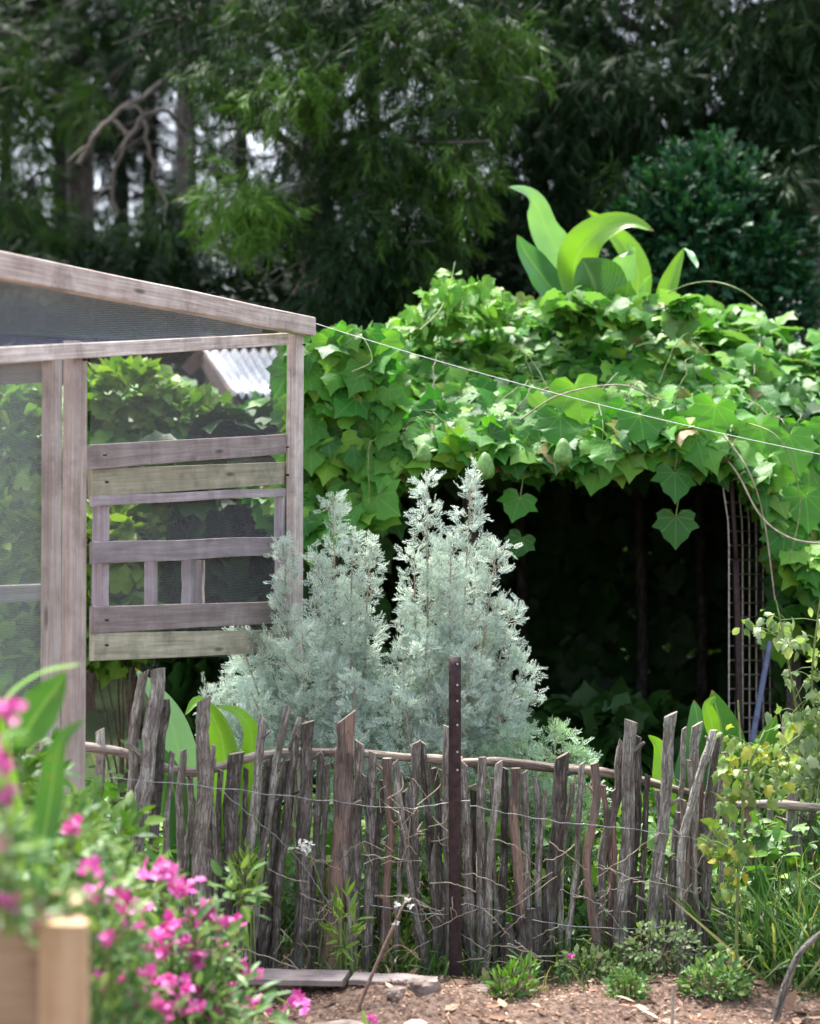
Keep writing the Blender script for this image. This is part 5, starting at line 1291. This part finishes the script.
# ------------------------------------------------------------------ pink flowering plants
def petals(mb, c, R, n_fl):
    """a head of small five-petalled flowers"""
    d = unit(nrm(n_fl, 3)*[1, 1, .6] + np.array([0, -.5, .7])); p = c + nrm(n_fl, 3)*np.clip(1, .5, 1)*np.array([R*.46, R*.42, R*.38])
    for i in range(n_fl):
        nn = d[i]; a = unit(np.cross(nn, [0.3, .2, 1])); b = np.cross(nn, a)
        an = np.arange(5)*2*math.pi/5 + random.random()
        dd = a[None]*np.cos(an)[:, None] + b[None]*np.sin(an)[:, None] + nn*.15
        mb.scatter(tpl_petal, np.repeat(p[i][None], 5, 0), dd, np.repeat(nn[None], 5, 0), np.full(5, R*.48*rng.uniform(.8, 1.15)))
tpl_petal = tpl_oval(.75, .1, .05, 3)
def phlox(label, base, heads, leafc, leaf=.05, group='pink flowering plants', stemr=.004):
    root = thing('flowering_plant', label, 'flowering plant', base, group)
    st = MB()
    for (u, v, Y, rp) in heads:
        c = P(u, v, Y); mb = MB(); petals(mb, c, rp*1.15*Y/F, int(rng.integers(9, 17))); mb.build('flower_head', [M['petal']], root)
        b_ = np.array(base) + np.array([(c[0]-base[0])*.5, 0, 0]); st.tube(spline([b_, b_*.4 + c*.6 + nrm(3)*.02, c], 14), stemr, 5, 0)
        n = 12; t = rng.uniform(.3, .95, n); q = b_[None]*(1-t[:, None]) + c[None]*t[:, None]
        m2 = root.get('_', None)
        LV.scatter(tpl_oval(.28), q, unit(nrm(n, 3)*[1, 1, .4] + [0, 0, .3]), unit(nrm(n, 3)*.4 + [0, 0, 1]), leaf*rng.uniform(.8, 1.5, n))
    for (c, r, n, ti) in leafc:
        d = unit(nrm(n, 3)); p = np.array(c) + d*rng.uniform(.2, 1, n)[:, None]**.6*np.array(r)
        scatter_mix(LV, [tpl_oval(.28), tpl_oval(.4), tpl_oval(.22)], p, unit(d + nrm(n, 3)*.6 + [0, 0, .2]), unit(nrm(n, 3)*.5 + [0, -.2, 1]), leaf*rng.uniform(.6, 1.5, n))
    return root, st
LV = MB()
root, st = phlox('pink flowering plant spilling over the bed in the lower left, nearest the plank', tuple(P(200, 1024, 4.9)*[1, 1, 0]), [
    (157, 868, 4.6, 14), (185, 887, 4.7, 11), (212, 921, 4.8, 12), (232, 925, 5.0, 10), (200, 956, 4.7, 12), (172, 926, 4.6, 12), (240, 971, 5.0, 12), (205, 985, 4.7, 10), (235, 1004, 5.1, 11),
    (260, 1005, 5.3, 11), (293, 1001, 5.5, 11), (150, 942, 4.5, 14), (180, 990, 4.5, 14), (155, 975, 4.4, 14), (128, 978, 4.5, 10), (170, 1005, 4.5, 12), (222, 948, 4.9, 9), (140, 905, 4.5, 10), (215, 1012, 4.8, 9), (143, 1000, 4.4, 12), (225, 985, 4.9, 8), (188, 940, 4.7, 10), (205, 905, 4.8, 8), (165, 952, 4.6, 11), (192, 1010, 4.6, 10), (193, 915, 4.8, 9), (372, 1019, 5.6, 6)],
    [(P(175, 960, 4.8), (.18, .15, .16), 420, 0), (P(190, 1020, 4.7), (.25, .18, .18), 520, 0), (P(235, 905, 5.2), (.08, .08, .12), 60, 0), (P(140, 900, 4.9), (.14, .1, .12), 150, 0), (P(150, 1090, 4.6), (.4, .3, .3), 500, 0)])
LV.build('foliage', [M['phlox']], root); st.build('stems', [M['stem']], root)
LV = MB()
root, st = phlox('blurred pink flowering plant right behind the pine planter corner', tuple(P(110, 1024, 3.9)*[1, 1, 0]), [
    (72, 826, 4.0, 12), (92, 870, 3.9, 11), (96, 893, 3.8, 13), (122, 905, 3.9, 13), (110, 935, 3.8, 10), (135, 925, 4.1, 12), (100, 980, 3.8, 9), (125, 1005, 3.9, 12), (155, 1010, 4.0, 12), (60, 905, 3.6, 10), (118, 888, 4.1, 10)],
    [(P(105, 960, 3.9), (.10, .12, .2), 320, 0), (P(60, 860, 4.1), (.13, .1, .15), 260, 0), (P(110, 1090, 3.8), (.2, .15, .3), 400, 0), (P(100, 900, 4.2), (.1, .1, .12), 150, 0)], .05)
LV.build('foliage', [M['phlox']], root); st.build('stems', [M['stem']], root)
LV = MB()
root, st = phlox('very blurred pink flowering plant growing in the pine planter at the left edge', tuple(P(0, 930, 2.95)), [
    (2, 714, 2.9, 13), (3, 762, 2.9, 13), (6, 792, 2.9, 13), (-14, 740, 2.9, 14), (8, 905, 2.9, 10), (2, 842, 2.95, 8), (40, 915, 3.0, 9), (-20, 880, 2.9, 12)],
    [(P(5, 860, 3.15), (.06, .06, .07), 90, 0), (P(-14, 740, 3.1), (.03, .05, .09), 26, 0), (P(25, 908, 3.12), (.10, .08, .03), 110, 0)], .05, stemr=.0025)
mb_ = LV; LV.build('foliage', [M['phlox']], root); st.build('stems', [M['stem']], root)
strap('broad_leaf_plant', 'blurred plant with big glossy green leaves in front of the run at left', tuple(P(30, 1000, 3.9)*[1, 1, 0]), [
    ([(16, 745, 3.9), (24, 735, 3.88), (38, 712, 3.85), (56, 688, 3.82), (66, 672, 3.8)], 40, 0, (.1, -1, .2)), ([(-6, 900, 3.9), (-8, 760, 3.9), (4, 705, 3.85), (40, 674, 3.8), (82, 664, 3.75)], 16, 1, (0, -.6, 1)),
    ([(20, 900, 3.9), (0, 780, 3.9), (-10, 700, 3.85), (-6, 660, 3.8)], 34, 1, (0, -1, .4)), ([(34, 900, 3.9), (50, 800, 3.9), (60, 745, 3.85), (84, 720, 3.8)], 26, 0, (0, -1, .4))], ['cannadark', 'canna'], 3.9)
leafy('leafy_shrub', 'soft green leafy shrub below the broad leaves at the left edge', tuple(P(40, 1000, 4.9)*[1, 1, 0]), [cpx(40, 860, 5.0, 75, 70, 420, .15), cpx(10, 780, 5.0, 50, 60, 260, .1), cpx(110, 850, 5.3, 40, 60, 160, .1), cpx(70, 960, 4.9, 90, 60, 400, 0)], 'shrub', [tpl_oval(.45)], .07, stems=8, stemmat='stem')

# planter
pl = thing('planter_box', 'pale pine planter box at the bottom left corner', 'planter', (P(40, 1000, 3.0)[0] - .2, 3.1, 0))
xt = P(85, 922, 3.0)[0]; xm = P(39, 922, 3.0)[0]; zt = P(60, 925, 3.0)[2]
def pbeam(name, mat, *a, **k):
    m = MB(); m.beam(*a, **k); m.build(name, [M[mat]], pl, smooth=False)
xb = xt*3.30/3.0 - .004; yb = 3.30
pbeam('corner_post', 'pine', ((xt+xm)/2, 3.02, 0), ((xt+xm)/2, 3.02, zt), (xt-xm), .045, up=(0, 1, 0), ch=.05, warp=.001)
for k in range(5):
    h = zt/5; z = h*(k+.5)
    pbeam('board', 'pinedark', (xm - .9, 3.03, z), (xm - .002, 3.03, z), .022, h - .004, ch=.05, warp=.0015)
    pbeam('board', 'pine', (xt - .02, 3.045, z), (xb - .016, yb, z), .022, h - .004, ch=.05, warp=.0015)
    pbeam('board', 'pinedark', (xm - .9, yb + .014, z), (xb, yb + .014, z), .022, h - .004, ch=.05, warp=.0015)
mb = MB(); mb.add([(xm - .9, 3.05, zt - .04), (xt - .03, 3.05, zt - .04), (xb - .03, yb, zt - .04), (xm - .9, yb, zt - .04)], [(0, 1, 2, 3)], [[(0, 0), (1, 0), (1, 1), (0, 1)]]); mb.build('soil', [M['soil']], pl)

# ------------------------------------------------------------------ light, sky, camera
SUN_EL, SUN_AZ = math.radians(66), math.radians(-25)   # azimuth from +Y towards +X; the sun stands behind the trees, a little left
w = bpy.data.worlds.new('World'); SC.world = w; w.use_nodes = True
nt = w.node_tree; nt.nodes.clear()
sky = nt.nodes.new('ShaderNodeTexSky'); sky.sky_type = 'NISHITA'; sky.sun_disc = False
sky.sun_elevation = SUN_EL; sky.sun_rotation = SUN_AZ; sky.air_density = 1.0; sky.dust_density = 3.0; sky.ozone_density = 1.0
bg = nt.nodes.new('ShaderNodeBackground'); bg.inputs[1].default_value = 0.15
wo = nt.nodes.new('ShaderNodeOutputWorld')
# thin even cloud: the sky's colour greyed towards its own brightness
bw = nt.nodes.new('ShaderNodeRGBToBW'); nt.links.new(sky.outputs[0], bw.inputs[0])
tw_ = nt.nodes.new('ShaderNodeMix'); tw_.data_type = 'RGBA'; tw_.blend_type = 'MULTIPLY'; tw_.inputs[0].default_value = 1
nt.links.new(bw.outputs[0], tw_.inputs[6]); tw_.inputs[7].default_value = (1.0, 1.01, 1.02, 1)
nt.links.new(mixc(nt, .6, sky.outputs[0], tw_.outputs[2]), bg.inputs[0]); nt.links.new(bg.outputs[0], wo.inputs[0])
sl = bpy.data.lights.new('sun', 'SUN'); sl.energy = 2.6; sl.angle = math.radians(9); sl.color = (1, .96, .9)
so = bpy.data.objects.new('sun', sl); COL.objects.link(so)
dv = Vector((math.sin(SUN_AZ)*math.cos(SUN_EL), math.cos(SUN_AZ)*math.cos(SUN_EL), math.sin(SUN_EL)))
so.rotation_euler = dv.to_track_quat('Z', 'Y').to_euler(); so.location = dv*30
cam = bpy.data.cameras.new('camera'); co = bpy.data.objects.new('camera', cam); COL.objects.link(co)
co.location = (0, 0, CAMZ); co.rotation_euler = (math.pi/2 + TH, 0, 0)
cam.sensor_fit = 'VERTICAL'; cam.sensor_height = 24; cam.lens = 24*F/1024
cam.clip_end = 1000; cam.clip_start = .05
cam.dof.use_dof = True; cam.dof.focus_distance = 7.1; cam.dof.aperture_fstop = 1.18
SC.camera = co
SC.view_settings.view_transform = 'Standard'; SC.view_settings.look = 'None'; SC.view_settings.exposure = 2.08; SC.view_settings.gamma = 1
SC.view_settings.use_curve_mapping = False
SC.render.engine = 'CYCLES'
SC.cycles.use_denoising = True; SC.cycles.max_bounces = 6; SC.cycles.diffuse_bounces = 3; SC.cycles.transparent_max_bounces = 12
